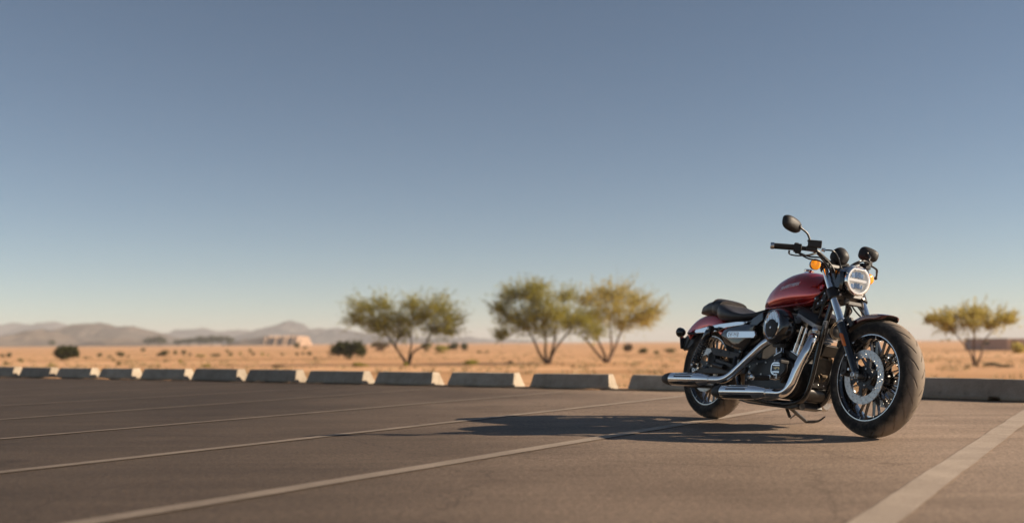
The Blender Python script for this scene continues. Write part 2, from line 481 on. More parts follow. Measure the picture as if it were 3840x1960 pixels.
def axis_steps(lo, hi, c, fine, ratio):
    out = [c]; s = fine; p = c
    while p < hi: p += s; s *= ratio; out.append(min(p, hi))
    s = fine; p = c
    while p > lo: p -= s; s *= ratio; out.insert(0, max(p, lo))
    return out

xs = axis_steps(-6500, 6500, 0, 1.2, 1.045)
ys = axis_steps(-600, 6500, 20, 1.0, 1.04)
me = bpy.data.meshes.new('desert_ground')
vv = [(x, y, sand_h(x, y)) for y in ys for x in xs]
nx = len(xs)
ff = [(j * nx + i, j * nx + i + 1, (j + 1) * nx + i + 1, (j + 1) * nx + i) for j in range(len(ys) - 1) for i in range(nx - 1)]
me.from_pydata(vv, [], ff)
g = link_mesh('desert_ground', me, M['sand'], None, 180)
tag(g, 'orange desert sand reaching to the horizon', None, None, 'structure')

# asphalt lot: a slab whose far edge runs just behind the blocks
edge = [B0 - BD * 70] + [Vector((x, y, 0)) for x, y in BAR] + [Vector((4.4, 8.55, 0)), Vector((4.4, 8.55, 0)) + BD * 60]
edge = [p + BN * .42 for p in edge]
mb = MB()
front = [p - BN * 70 for p in edge]
n = len(edge)
top = [(p.x, p.y, 0) for p in edge] + [(p.x, p.y, 0) for p in front]
bot = [(x, y, -.12) for x, y, z in top]
mb.add(top + bot, [(i, i + 1, n + i + 1, n + i) for i in range(n - 1)] + [(i, 2 * n + i, 2 * n + i + 1, i + 1) for i in range(n - 1)])
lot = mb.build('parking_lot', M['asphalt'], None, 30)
tag(lot, 'sunlit brown-grey asphalt parking lot', None, None, 'structure')

SM = Vector((.566, .824, 0)); SN = Vector((.824, -.566, 0))
SKEW = {-.78: (-.048, 2.97), -6.94: (-.05, 3.77)}
for c0, w, t1 in [(1.0, .12, 8.9), (-.78, .125, 8.95), (-2.70, .095, 8.95), (-4.06, .075, 8.95), (-5.51, .06, 8.95), (-6.94, .055, 8.95), (-8.5, .05, 8.9), (-10.0, .045, 8.8), (-11.5, .045, 8.8)]:
    mb = MB(); N = 120; L_, R_ = [], []
    for k in range(N + 1):
        t = -4.5 + (t1 + 4.5) * k / N
        c = c0 + SKEW.get(c0, (0, 0))[0] * (t - SKEW.get(c0, (0, 0))[1])
        wob = .006 * noise.noise(Vector((t * 1.7, c * 9, 0)))
        a = SN * (c - w / 2 + wob + .005 * noise.noise(Vector((t * 9, c, 1)))) + SM * t
        b_ = SN * (c + w / 2 + wob + .005 * noise.noise(Vector((t * 9, c, 5)))) + SM * t
        L_.append((a.x, a.y, .004)); R_.append((b_.x, b_.y, .004))
    mb.add(L_ + R_, [(k, k + 1, N + 2 + k, N + 1 + k) for k in range(N)])
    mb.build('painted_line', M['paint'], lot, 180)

# ------------------------------------------------------------------ concrete blocks
ORD = ['first', 'second', 'third', 'fourth', 'fifth', 'sixth', 'seventh', 'eighth', 'ninth', 'tenth', 'eleventh', 'twelfth']
def block_mesh(length, h, seed, notch):    # notch: None or the place of a lifting slot along the block, 0..1
    """low kerb block: toe, sloped faces, sloped ends; notches under the toe as cut for lifting"""
    r_ = random.Random(seed)
    mb = MB(); hw, tw = .125, .060
    xs_ = [0, .02] + ([length * notch, length * notch + .02, length * notch + .10, length * notch + .12] if notch else []) + [length - .02, length]
    NS = 8
    for k in range(1, NS): xs_.append(length * k / NS)
    xs_ = sorted(set(round(q, 4) for q in xs_))
    rings = []
    for q in xs_:
        e = min(q, length - q)
        fx = q
        lift = .028 if notch and (length * notch + .019 < q < length * notch + .101) else 0.0
        w0 = lambda: r_.uniform(-.0022, .0022) * (2.6 if e < .021 else 1.0)
        s = .032 * (1 - 2 * q / length)
        ring = []
        for (yy, zz) in [(-hw + .016, lift), (-hw, .012 + lift), (-hw, .034 + lift * .3), (-hw + .010, .046 + lift * .2), (-tw - .012, h - .018), (-tw, h), (tw, h), (tw + .012, h - .018), (hw - .010, .046), (hw, .034), (hw, 0), (0, lift * .5)]:
            xx = fx + s * (zz / h)
            ring.append((xx, yy + w0(), zz + (w0() if zz > .01 else 0)))
        rings.append(ring)
    mb.rings(rings)
    return mb

def place_block(p, ang, length, h, seed, label, notch=False):
    o = block_mesh(length, h, seed, notch).build('concrete_block', M['concrete'], None, 38, .008, 2)
    o.location = (p[0], p[1], .001)
    o.rotation_euler = (0, 0, ang)
    # the listed point is the near bottom corner; the mesh is centred across its width
    off = Matrix.Rotation(ang, 3, 'Z') @ Vector((0, .125, 0))
    o.location.x += off.x; o.location.y += off.y
    return tag(o, label, 'concrete block', 'low concrete blocks along the edge of the lot')

pts = [Vector((x, y, 0)) for x, y in BAR]
pts = [pts[0] - (pts[1] - pts[0])] + pts
pts.append(pts[-1] + (pts[-1] - pts[-2]) * .93)
starts = pts[:]
labels = ['low concrete block cut by the left edge of the picture'] + \
         ['low concrete block, %s whole one counted from the left edge' % w for w in ORD[:10]] + \
         ['low concrete block running behind the chrome mufflers of the motorcycle']
for i in range(len(starts) - 1):
    a, b_ = starts[i], starts[i + 1]
    d = b_ - a
    gap = .12 + .09 * i / 11
    place_block((a.x, a.y), math.atan2(d.y, d.x) + random.uniform(-.022, .022), d.length - gap + random.uniform(-.03, .02), .165 + random.uniform(-.006, .005), 40 + i, labels[min(i, len(labels) - 1)], notch=False)
e = starts[-1]
dang = math.atan2(BD.y, BD.x)
place_block((e.x, e.y), dang - .03, 1.02, .17, 77, 'low concrete block mostly hidden behind the motorcycle engine')
q = Vector((3.34, 9.27, 0))
place_block((q.x, q.y), math.atan2(-.615, .61), 1.42, .185, 78, 'long low concrete block beyond the front tyre at the right edge', notch=.70)

# ------------------------------------------------------------------ pixel -> sand (planning aid for where things stand)
def sand_at(u, v, z=SAND_Z):
    Y = (CAM_H - z) * F_PX / (v - HZ - ROLL * (u - CX))
    return Vector(((u - CX) / F_PX * Y, Y, z))

DS = 3840 / 2576.0
# ------------------------------------------------------------------ foliage
def leaves_mesh(name, centres, dirs, size, wid, rs):
    """one small quad per centre, long side roughly along dirs"""
    c = np.asarray(centres); d = np.asarray(dirs); n = len(c)
    d = d / (np.linalg.norm(d, axis=1, keepdims=True) + 1e-9)
    rnd = rs.normal(size=(n, 3)); w = np.cross(d, rnd); w /= (np.linalg.norm(w, axis=1, keepdims=True) + 1e-9)
    s = (size * rs.uniform(.6, 1.4, n))[:, None]; q = (wid * rs.uniform(.6, 1.4, n))[:, None]
    P = np.stack([c - d * s * .5, c + w * q * .5, c + d * s * .5, c - w * q * .5], 1).reshape(-1, 3)
    me = bpy.data.meshes.new(name)
    F_ = np.arange(4 * n).reshape(-1, 4)
    me.from_pydata(P.tolist(), [], F_.tolist())
    return me

def make_tree(label, base, clusters, stems, leafm, barkm, seed, dens=1.0, up=.75, name='acacia_tree', depth=.8, leaf=(.22, .028)):
    rs = np.random.default_rng(seed); rr = random.Random(seed)
    bu, bv = base[0] * DS, base[1] * DS
    p0 = sand_at(bu, bv); k = p0.y / F_PX * DS
    root = empty(name, p0); tag(root, label, 'tree', 'trees on the sand')
    loc = lambda u, v, y=0: Vector(((u - base[0]) * k, y, (base[1] - v) * k))
    cl = []
    for (u, v, r) in clusters:
        cl.append((loc(u, v, rr.uniform(-1, 1) * depth * 45 * k), r * k))
    H = max(c[0].z for c in cl)
    # trunk and limbs, one mesh
    mb = MB(); nodes = []
    for st in stems:
        path = [Vector((rr.uniform(-.03, .03), rr.uniform(-.05, .05), -.12))] + [loc(u, v, rr.uniform(-8, 8) * k) for u, v in st]
        path = catmull(path, 6)
        r0 = .017 * H * st_r(st)
        mb.tube(path, [r0 * 1.35, r0, r0 * .8, r0 * .55], 8)
        nodes += [(p, r0 * .5) for p in path[len(path) // 2:]]
    for c, r in cl:
        a = min(nodes, key=lambda q: (q[0] - c).length + (.8 if q[0].z > c.z else 0))
        m = (a[0] + c) / 2 + Vector((rr.uniform(-.1, .1), rr.uniform(-.1, .1), -.12 * r))
        mb.tube(catmull([a[0], m, c], 5), [a[1] * .75, a[1] * .4, .010], 6)
        for _ in range(7):
            e_ = c + Vector((rr.gauss(0, .6), rr.gauss(0, .6), abs(rr.gauss(.35, .45)))) * r
            s_ = c + (m - c) * rr.uniform(0, .8)
            mb.tube(catmull([s_, (s_ + e_) / 2 + Vector((0, 0, -.06 * r)), e_], 4), [.012, .004], 4)
    mb.build('trunk', barkm, root, 60)
    C, D = [], []
    for c, r in cl:
        out = Vector((c.x, c.y, 0)); out = out / (H * .6)
        nt_ = int(185 * dens * max(.45, (r / (45 * k)) ** 1.6))
        for _ in range(nt_):
            d = rs.normal(size=3) * .62 + np.array([out.x * .75, out.y * .5, up])
            d /= np.linalg.norm(d)
            s0 = np.array(c) + rs.normal(size=3) * r * np.array([.40, .40, .24]) + np.array([0, 0, -.28 * r])
            ln = r * (rs.uniform(.5, 1.3) if rs.random() < .72 else rs.uniform(1.2, 2.0))
            nl = 15
            t = rs.uniform(.05, 1, nl)[:, None]
            sag = np.array([0, 0, -.12 * r]) * t ** 2
            C.append(s0 + d * ln * t + sag + rs.normal(size=(nl, 3)) * .035)
            D.append(d + rs.normal(size=(nl, 3)) * .32)
    me = leaves_mesh('crown', np.concatenate(C), np.concatenate(D), leaf[0], leaf[1], rs)
    link_mesh('crown', me, leafm, root, 180, fix=False)
    return root

def st_r(st):
    return 1.0 if len(st) > 2 else .7
make_tree('broad green acacia, leftmost of the big trees, dark branches over a small tuft', (1027, 917),
    [(925, 772, 40), (968, 762, 32), (900, 798, 30), (985, 806, 45), (1030, 805, 46), (1062, 786, 44), (1100, 772, 38), (1128, 798, 34),
     (1088, 824, 40), (945, 812, 34), (1040, 762, 26), (965, 824, 34), (1125, 828, 26), (1010, 835, 30)],
    [[(1010, 895), (990, 868), (975, 845), (962, 820)], [(1010, 895), (996, 866), (1010, 838)], [(1030, 890), (1035, 865), (1030, 835)],
     [(1040, 885), (1068, 868), (1085, 835)]], M['leaf_green'], M['bark'], 11, 1.0)
make_tree('tall wispy acacia, left one of the touching pair, forked trunk', (1378, 915),
    [(1262, 772, 26), (1292, 742, 34), (1328, 735, 36), (1362, 752, 40), (1398, 790, 44), (1345, 790, 46), (1292, 798, 36), (1268, 838, 24),
     (1430, 806, 44), (1462, 806, 38), (1424, 745, 26), (1350, 722, 26), (1484, 832, 34), (1375, 822, 40), (1318, 815, 34)],
    [[(1358, 890), (1345, 860), (1325, 825)], [(1372, 885), (1372, 850), (1365, 810)], [(1390, 890), (1408, 862), (1440, 825)],
     [(1386, 893), (1395, 855), (1400, 815)]], M['leaf_green'], M['bark'], 12, 1.1, .85)
make_tree('yellow-green wispy acacia, right one of the touching pair, pale thin stems', (1527, 912),
    [(1482, 752, 34), (1522, 742, 36), (1560, 738, 40), (1600, 756, 38), (1632, 782, 30), (1545, 782, 44), (1592, 800, 36), (1502, 792, 38), (1620, 805, 24), (1560, 815, 28)],
    [[(1518, 885), (1505, 855), (1500, 810)], [(1538, 880), (1536, 845), (1535, 800)], [(1545, 880), (1558, 845), (1575, 810)],
     [(1500, 885), (1480, 860), (1462, 842)]], M['leaf_yellow'], M['bark_grey'], 13, 1.05, .85)
make_tree('pale umbrella-shaped acacia standing right of the front tyre', (2453, 921),
    [(2372, 806, 26), (2398, 796, 28), (2440, 786, 32), (2482, 788, 32), (2440, 812, 30), (2512, 802, 26), (2538, 800, 18), (2402, 822, 24), (2484, 814, 26), (2356, 800, 16)],
    [[(2440, 892), (2425, 868), (2405, 838)], [(2452, 880), (2452, 845), (2450, 820)], [(2466, 890), (2474, 862), (2492, 832)]],
    M['leaf_yellow'], M['bark_grey'], 14, .85, .7)
make_tree('round dark green tree on a single thin stem, far left', (165, 910),
    [(153, 884, 8), (164, 880, 9), (176, 882, 9), (184, 886, 6), (147, 887, 6), (165, 887, 8)], [[(165, 901), (166, 893), (165, 886)]], M['leaf_dark'], M['bark'], 15, 2.2, .15, 'round_tree', .25, (.30, .11))
make_tree('small dark rounded tree left of the leftmost acacia', (875, 903),
    [(852, 878, 12), (868, 872, 14), (888, 871, 14), (904, 879, 12), (878, 880, 13), (862, 868, 10), (897, 868, 10)],
    [[(868, 893), (860, 885), (855, 880)], [(878, 893), (885, 885), (890, 878)]], M['leaf_dark'], M['bark'], 16, 1.6, .15, 'round_tree', .4, (.20, .07))

# ------------------------------------------------------------------ shrubs
def shrub_mesh(name, seed, n=520, flat=False):
    """unit shrub, one metre wide, one metre high, grown from the ground"""
    rs = np.random.default_rng(seed)
    blobs = [(rs.uniform(-.28, .28), rs.uniform(-.28, .28), rs.uniform(.2, .55), rs.uniform(.2, .34)) for _ in range(7)]
    C, D = [], []
    for x, y, z, r in blobs:
        d = rs.normal(size=(n // 7, 3)); d[:, 2] = np.abs(d[:, 2]) * .9 - .15
        d /= np.linalg.norm(d, axis=1, keepdims=True)
        C.append(np.array([x, y, z]) + d * r * rs.uniform(.45, 1.25, (n // 7, 1))); D.append(d + rs.normal(size=d.shape) * .6)
    C = np.concatenate(C); C[:, 2] = np.abs(C[:, 2]); C[:, :2] = np.clip(C[:, :2], -.56, .56); C[:, 2] = np.clip(C[:, 2], 0.01, 1.05)
    return leaves_mesh(name, C, np.concatenate(D), .17, .07, rs)

SHM = [shrub_mesh('shrub_foliage', 100 + i) for i in range(6)]
Z6 = lambda x, y: (x / 2.0125, 1050 + y / 2.0125)
Z7 = lambda x, y: (1200 + x / 1.894, 1000 + y / 1.894)
Z9 = lambda x, y: (3620 + x / 6.573, 1220 + y / 6.573)
S6 = [(20,585,40,30,'d',0),(72,588,45,40,'d','dark round shrub left of the round dark tree'),(155,620,55,28,'o',0),(45,645,60,30,'o','low olive shrub nearest the left edge'),(400,655,80,22,'g','flat green shrub just behind the blocks below the round tree'),
 (590,583,30,25,'d',0),(590,655,25,15,'o',0),(665,588,70,14,'o',0),(750,583,38,35,'d',0),(830,585,45,22,'o',0),(855,615,30,25,'o',0),(900,583,65,40,'d','dark double shrub midway between round tree and pale cliff'),
 (965,585,30,20,'o',0),(1072,545,45,30,'d',0),(1240,585,100,55,'d','widest dark shrub on the left half of the sand'),(1245,620,35,20,'o',0),(1320,572,35,40,'o',0),(1385,570,40,38,'d',0),(1435,575,25,25,'d',0),
 (1510,582,100,20,'g','low flat green strip of scrub below the dark far trees'),(1635,582,75,25,'d',0),(1360,630,35,28,'g',0),(1715,555,25,30,'o',0),(1740,580,40,35,'o',0),(1810,568,25,25,'g',0),(1890,550,35,30,'o',0),(1910,575,30,28,'d',0),
 (1980,575,30,25,'g',0),(2025,575,25,18,'g',0),(2130,572,35,22,'o',0),(2238,572,25,25,'d',0),(2285,570,25,25,'d',0),(2340,572,45,30,'d',0),(2380,605,25,25,'d',0),(1195,658,50,18,'o',0),
 (1545,660,90,25,'g','bright green low shrub peeking over the sixth block'),(2070,662,110,25,'b','flat brown dead shrub behind the seventh block'),(2240,522,60,45,'o','tall grey-green shrub right below the pale cliff'),(2310,525,40,25,'o',0),(890,650,30,35,'o',0),(980,655,40,15,'o',0)]
S7 = [(280,715,120,35,'g','low yellow-green shrub below the small dark rounded tree'),(435,615,130,75,'b','brownish shrub between small dark tree and leftmost acacia'),(750,615,80,70,'o','olive shrub right behind the leftmost acacia trunk'),
 (860,625,110,60,'g','green shrub, nearest of the cluster right of the leftmost acacia'),(935,605,90,60,'d','dark shrub in the middle of the cluster right of leftmost acacia'),(1020,605,70,55,'d','dark shrub at the right end of the cluster between acacias'),
 (1075,703,150,40,'g','low mounded yellow-green shrub between leftmost acacia and touching pair'),(1360,700,50,35,'b','small twiggy brown plant left of the forked acacia trunk'),(605,710,60,30,'g','small green tuft at the foot of the leftmost acacia'),
 (2205,628,80,75,'b','brown upright shrub right of the yellow-green acacia'),(2300,632,90,50,'o','olive shrub second right of the yellow-green acacia'),(2390,625,50,30,'o','smallest olive shrub in the row left of the motorcycle'),(2485,622,90,40,'o','low olive shrub just left of the rear turn signal'),
 (1130,615,40,20,'o',0),(1190,612,30,18,'o',0)]
S9 = [(1290,760,420,300,'y','yellow-green bushy shrub cut by the right edge'),(640,1020,500,110,'e','flat grey-green plant right of the umbrella-shaped acacia foot'),(960,1050,420,80,'e','trailing grey-green plant beside the flat one at right'),(20,1060,200,50,'o','low olive tuft left of the umbrella-shaped acacia foot')]
KIND = {'d': 'leaf_dark', 'o': 'leaf_olive', 'g': 'leaf_green', 'b': 'leaf_brown', 'y': 'leaf_yellow', 'e': 'leaf_grey'}
cache = {}
rs_ = random.Random(5)
ORDW = ['first', 'second', 'third', 'fourth', 'fifth', 'sixth', 'seventh', 'eighth', 'ninth', 'tenth', 'eleventh', 'twelfth', 'thirteenth', 'fourteenth', 'fifteenth', 'sixteenth', 'seventeenth', 'eighteenth', 'nineteenth']
ORDW += ['twentieth'] + ['twenty-' + w_ for w_ in ORDW[:9]] + ['thirtieth'] + ['thirty-' + w_ for w_ in ORDW[:9]]
small = sorted([(Z6(x, y)[0], x, y) for x, y, w, h, kd, lab in S6 if not lab] + [(Z7(x, y)[0], x, y) for x, y, w, h, kd, lab in S7 if not lab])
RANK = {(x, y): i for i, (u, x, y) in enumerate(small)}
HUE = {'d': 'dark green', 'o': 'olive', 'g': 'fresh green', 'b': 'brown', 'y': 'yellow-green', 'e': 'grey-green'}
for lst, Z, sc_ in ((S6, Z6, 2.0125), (S7, Z7, 1.894), (S9, Z9, 6.573)):
    for (x, y, w, h, kd, lab) in lst:
        u, v = Z(x, y); p = sand_at(u, v)
        k = p.y / F_PX / sc_
        key = (rs_.randrange(6), kd)
        if key not in cache:
            me_ = SHM[key[0]].copy(); me_.materials.append(M[KIND[kd]]); cache[key] = me_
        o = bpy.data.objects.new('desert_shrub', cache[key]); COL.objects.link(o)
        o.location = (p.x, p.y, sand_h(p.x, p.y) - .02); o.scale = (w * k * 1.05, max(w, h) * k * .9, h * k * 1.4); o.rotation_euler = (0, 0, rs_.uniform(0, 6.28))
        tag(o, lab or 'small %s shrub, %s from the left among the small scattered shrubs' % (HUE[kd], ORDW[RANK[(x, y)]]), 'shrub', 'shrubs on the desert sand')
# dry grass scattered over the sand, too fine to count
NG = 5200; gy = 24 * (160 / 24) ** rng.uniform(0, 1, NG); gx = rng.uniform(-1.0, 1.0, NG) * gy
keep = np.array([noise.noise(Vector((x * .06, y * .16, 9))) > -.02 for x, y in zip(gx, gy)])
gx, gy = gx[keep], gy[keep]
C_, D_ = [], []
for x, y in zip(gx, gy):
    m_ = 7; z_ = sand_h(x, y); s_ = rng.uniform(.05, .16)
    d_ = rng.normal(size=(m_, 3)) * .5 + np.array([0, 0, 1.0])
    C_.append(np.array([x, y, z_]) + np.concatenate([rng.normal(size=(m_, 2)) * s_ * 1.3, np.full((m_, 1), s_ * .5)], 1)); D_.append(d_ * s_)
me_ = leaves_mesh('dry_grass', np.concatenate(C_), np.concatenate(D_), .34, .045, rng)
tag(link_mesh('dry_grass', me_, leaf_mat('leaf_straw', (.20, .15, .070), (.42, .32, .17), .35), None, 180, fix=False), 'dry straw-coloured grass scattered over the sand', 'grass', None, 'stuff')
# sand blown against the feet of the blocks
mb = MB(); rd = random.Random(31)
for i in range(len(starts) - 1):
    a, b_ = starts[i], starts[i + 1]
    for _ in range(4):
        t_ = rd.choice([rd.uniform(0, 1), rd.uniform(.78, 1.05)]); c_ = a + (b_ - a) * t_ - BN * rd.uniform(.0, .05)
        lx, ly, hh = rd.uniform(.07, .26), rd.uniform(.035, .09), rd.uniform(.006, .018)
        rings = []
        for rr_, z_ in ((1, .0045), (.7, .35 * hh + .0045), (.35, .85 * hh + .0045), (.05, hh + .0045)):
            rings.append([c_ + BD * math.cos(2 * math.pi * k / 14) * lx * rr_ * (1 + .25 * math.sin(k * 2.3 + i)) + BN * math.sin(2 * math.pi * k / 14) * ly * rr_ + Vector((0, 0, z_)) for k in range(14)])
        mb.rings(rings)
tag(mb.build('sand_drift', M['sand'], None, 180), 'thin blown sand lying at the feet of the blocks', 'sand', None, 'stuff')
# tufts growing right behind the blocks
for (u, v, w, h, dist, lab) in [(902, 1416, 34, 46, 14.6, 'leafy green weed in the gap between sixth and seventh block'), (716, 1398, 20, 22, 15.6, 'green weed tip behind the gap left of the sixth block')]:
    x = (u - CX) / F_PX * dist; z = sand_h(x, dist); k = dist / F_PX
    me_ = shrub_mesh('weed_foliage', 300 + int(u), 420); me_.materials.append(M['leaf_green'])
    o = bpy.data.objects.new('weed', me_); COL.objects.link(o); o.location = (x, dist, z)
    top = CAM_H - (v - h - HZ - ROLL * (u - CX)) * k
    o.scale = (w * 1.3 * k, w * 1.3 * k, top - z)
    tag(o, lab, 'weed')

# ------------------------------------------------------------------ far dark trees in front of the hills
def far_tree(u, v, w, h, label, seed, Y=640.0):
    u *= DS; v *= DS
    k = Y / F_PX; x = (u - CX) / F_PX * Y
    me_ = shrub_mesh('far_foliage', seed, 900); me_.materials.append(M['leaf_dark'])
    root = empty('far_tree', (x, Y, SAND_Z)); tag(root, label, 'tree', 'dark trees at the foot of the hills')
    zt = CAM_H - (v - h * DS - HZ - ROLL * (u - CX)) * k
    H = (zt - SAND_Z) * 1.45; W = w * DS * k
    o = bpy.data.objects.new('crown', me_); COL.objects.link(o); o.parent = root
    o.location = (0, 0, H * .10); o.scale = (W, W, H * .9)
    MB().tube([(0, 0, -.3), (.1, 0, H * .25), (0, .1, H * .5)], [.32, .25, .15], 7).build('trunk', M['bark'], root)
FT = [(131, 866, 18, 9, 'single small dark tree below the brown hill at far left'), (372, 864, 24, 13, 'dark tree left of the rounded one at the foot of hills'), (402, 865, 34, 16, 'rounded dark tree standing apart at the foot of hills'),
      (447, 866, 26, 10, 'low dark tree starting the far row, its left end'), (474, 866, 32, 12, 'second dark tree of the far row from its left end'), (502, 866, 36, 16, 'third dark tree of the far row from its left end'),
      (532, 866, 38, 18, 'tallest dark tree of the far row'), (560, 866, 34, 17, 'fifth dark tree of the far row from its left end'), (578, 866, 22, 14, 'dark tree ending the far row beside the pale cliff')]
for i, (u, v, w, h, lab) in enumerate(FT):
    far_tree(u, v, w, h, lab, 500 + i)

# ------------------------------------------------------------------ hills
def hills(name, label, prof, Y0, depth, matl, seed, spur=.5, cols=420, rows=40, freq=1.0):
    us = np.array([p[0] for p in prof], float) * DS; vs2 = np.array([p[1] for p in prof], float) * DS
    U = np.linspace(us[0], us[-1], cols)
    Vv = np.interp(U, us, vs2)
    X = (U - CX) / F_PX * Y0
    Hh = CAM_H - (Vv - HZ - ROLL * (U - CX)) / F_PX * Y0 - SAND_Z
    Hh = Hh * np.array([1 + .16 * noise.fractal(Vector((x / (Hh.max() * 1.1), seed, 2)), .8, 2.0, 5) for x in X])
    vv = []
    S = 1.0 / (Hh.max() * 1.6) * freq
    for j in range(rows):
        t = -1 + 2 * j / (rows - 1)
        for i in range(cols):
            x = X[i] ; y = Y0 + t * depth
            prof_t = max(0, 1 - abs(t) ** 1.15)
            nz = noise.fractal(Vector((x * S, y * S * .6, seed)), .9, 2.1, 6)
            rg_ = 1 - abs(noise.noise(Vector((x * S * 1.3 + seed, y * S * .35, 7))))
            rg2 = 1 - abs(noise.noise(Vector((x * S * 4.1 + seed * 3, y * S * 1.2, 3))))
            h = Hh[i] * prof_t * (1 + (1.5 * spur * (rg_ - .72) + .5 * spur * (rg2 - .75) + .30 * nz) * (1 - prof_t * .80))
            h += Hh[i] * (.07 * nz + .05 * (rg2 - .75)) * prof_t
            ed = min(1, min(i, cols - 1 - i) / 12.0)
            vv.append((x + Hh[i] * .25 * noise.noise(Vector((x * S * 2, y * S * 2, seed + 9))) * (1 if 0 < i < cols - 1 else 0), y, SAND_Z - 1.0 + max(0, h) * ed + 0.0))
    ff_ = [(j * cols + i, j * cols + i + 1, (j + 1) * cols + i + 1, (j + 1) * cols + i) for j in range(rows - 1) for i in range(cols - 1)]
    me_ = bpy.data.meshes.new(name); me_.from_pydata(vv, [], ff_)
    o = link_mesh(name, me_, matl, None, 180)
    return tag(o, label, None, None, 'structure')

RK1 = rock_mat('hill_rock', (.052, .046, .046), (.18, .142, .115), .022)
RK2 = rock_mat('far_rock', (.040, .046, .062), (.15, .135, .130), .012)
RK3 = rock_mat('cliff_rock', (.26, .17, .115), (.46, .31, .21), .05)
hills('hill', 'brown near hill at the far left', [(-330, 866), (-250, 850), (-150, 838), (-60, 848), (0, 852), (55, 836), (105, 826), (135, 832), (170, 848), (215, 864), (240, 868)], 875, 118, RK1, 1.0)
hills('hill', 'long broad hill behind the brown near hill', [(-120, 866), (120, 852), (165, 826), (210, 815), (265, 812), (300, 818), (335, 820), (375, 830), (410, 842), (470, 856), (520, 866)], 1225, 182, RK1, 2.0)
hills('hill', 'low foothill in front of the broad hill', [(215, 868), (255, 852), (300, 846), (340, 852), (372, 848), (410, 856), (450, 866)], 805, 62, RK1, 3.0)
hills('mountains', 'hazy far mountain range at left', [(-420, 840), (-300, 818), (-200, 826), (-80, 812), (0, 812), (40, 813), (95, 822), (160, 816), (230, 826), (330, 838), (430, 834), (480, 828), (530, 832), (565, 826), (600, 828), (640, 836), (690, 846), (800, 866)], 2310, 350, RK2, 4.0)
hills('mountains', 'hazy pointed mountain range behind the pale cliff', [(520, 866), (600, 846), (640, 834), (665, 826), (690, 820), (712, 812), (735, 811), (755, 819), (775, 826), (800, 822), (822, 828), (850, 824), (880, 832), (930, 838), (990, 842), (1060, 848), (1150, 854), (1260, 866)], 1889, 294, RK2, 5.0)
hills('mountains', 'faint far ridge right of the leftmost acacia', [(900, 866), (1000, 852), (1080, 850), (1140, 848), (1175, 845), (1210, 850), (1280, 853), (1400, 858), (1560, 866)], 2520, 266, RK2, 6.0)
hills('cliff', 'dark rocky slope joining the pale cliff', [(560, 868), (600, 855), (640, 846), (665, 842), (690, 846), (705, 868)], 756, 42, RK1, 7.0, .5, 90, 16)

# pale faceted cliff with sunlit right-hand faces
def cliff():
    mb = MB(); Y = 728.0; k = Y / F_PX * DS
    def top(u, v): return ((u * DS - CX) / F_PX * Y, CAM_H - (v * DS - HZ - ROLL * (u * DS - CX)) / F_PX * Y)
    cols = []
    ul = np.linspace(655, 753, 50)
    for i, u in enumerate(ul):
        e = min(1, (u - 655) / 12, (753 - u) / 4)
        v = np.interp(u, [655, 672, 690, 712, 735, 748, 753], [858, 844, 845, 843.5, 845, 844, 846])
        x, z = top(u, v)
        ins = [0, 3, 7, 11][int(3.99 * ((i * .37) % 1))] + 10 * abs(((u - 655) % 24) / 24 - .6)
        nz = noise.noise(Vector((u * .2, 1, 0)))
        cols.append([(x, Y + ins - 8, SAND_Z - 1), (x + nz * .6, Y + ins - 4 + nz * 2, (z + SAND_Z) * .45), (x, Y + ins, z + nz * .5 - (1 - max(0, e)) * 3), (x, Y + 32, z + nz), (x, Y + 50, SAND_Z - 1)])
    mb.rings(cols, True, True, closed=False)
    o = mb.build('cliff', RK3, None, 25)
    tag(o, 'pale pink cliff with sunlit facets at the foot of the mountains', None, None, 'structure')
cliff()

# ------------------------------------------------------------------ low building at the right edge
def shed():
    p = sand_at(3735, 1312); k = p.y / F_PX
    root = empty('low_building', (p.x, p.y, SAND_Z)); root.rotation_euler = (0, 0, R(-14))
    tag(root, 'low flat-roofed mauve-grey building behind the umbrella-shaped acacia', 'building')
    W, Dp, H = 130 * k, 3.6, 42 * k
    wallm = mat('render_wall', (.36, .28, .25), .9, vary=.12, vscale=2.0)
    pale = mat('pale_wall', (.62, .47, .36), .9, vary=.10, vscale=2.0)
    MB().box((-W / 2 + 1.4, Dp / 2, H / 2), (W, Dp, H)).build('wall', wallm, root, 30, .03)
    MB().box((-W / 2 + 1.4, Dp / 2, H + .045), (W + .16, Dp + .16, .09)).build('roof', wallm, root, 30, .02)
    MB().box((3.1, Dp / 2 + .9, H * .52), (3.3, Dp, H * 1.04)).build('wall', pale, root, 30, .03)
    d = MB().box((2.45, .895, H * .42), (.75, .04, H * .8)).build('door', mat('brown_door', (.22, .13, .08), .7), root, 30, .01)
    MB().box((2.72, .862, H * .4), (.05, .03, .12)).build('handle', M['steel'], d)
    w_ = MB().box((-1.2, -.01, H * .6), (.8, .05, H * .3)).build('window', mat('dim_pane', (.10, .09, .09), .3), root, 30, .01)
    MB().box((-1.2, -.045, H * .42), (.95, .10, .05)).build('sill', pale, w_)
shed()

# ------------------------------------------------------------------ air
hz = MB().box((0, 3000, 28), (14000, 7400, 2 * 32)).build('haze', M['glass'], None, 30)
hz.data.materials.clear()
hm = bpy.data.materials.new('haze_air'); hm.use_nodes = True
hn = hm.node_tree; hn.nodes.remove(hn.nodes['Principled BSDF'])
pv = hn.nodes.new('ShaderNodeVolumePrincipled'); pv.inputs['Color'].default_value = (.95, .915, .91, 1); pv.inputs['Density'].default_value = .00034
pv.inputs['Anisotropy'].default_value = 0.0
hn.links.new(pv.outputs['Volume'], hn.nodes['Material Output'].inputs['Volume'])
hz.data.materials.append(hm)
tag(hz, 'thin pale haze hanging over the desert', None, None, 'stuff')
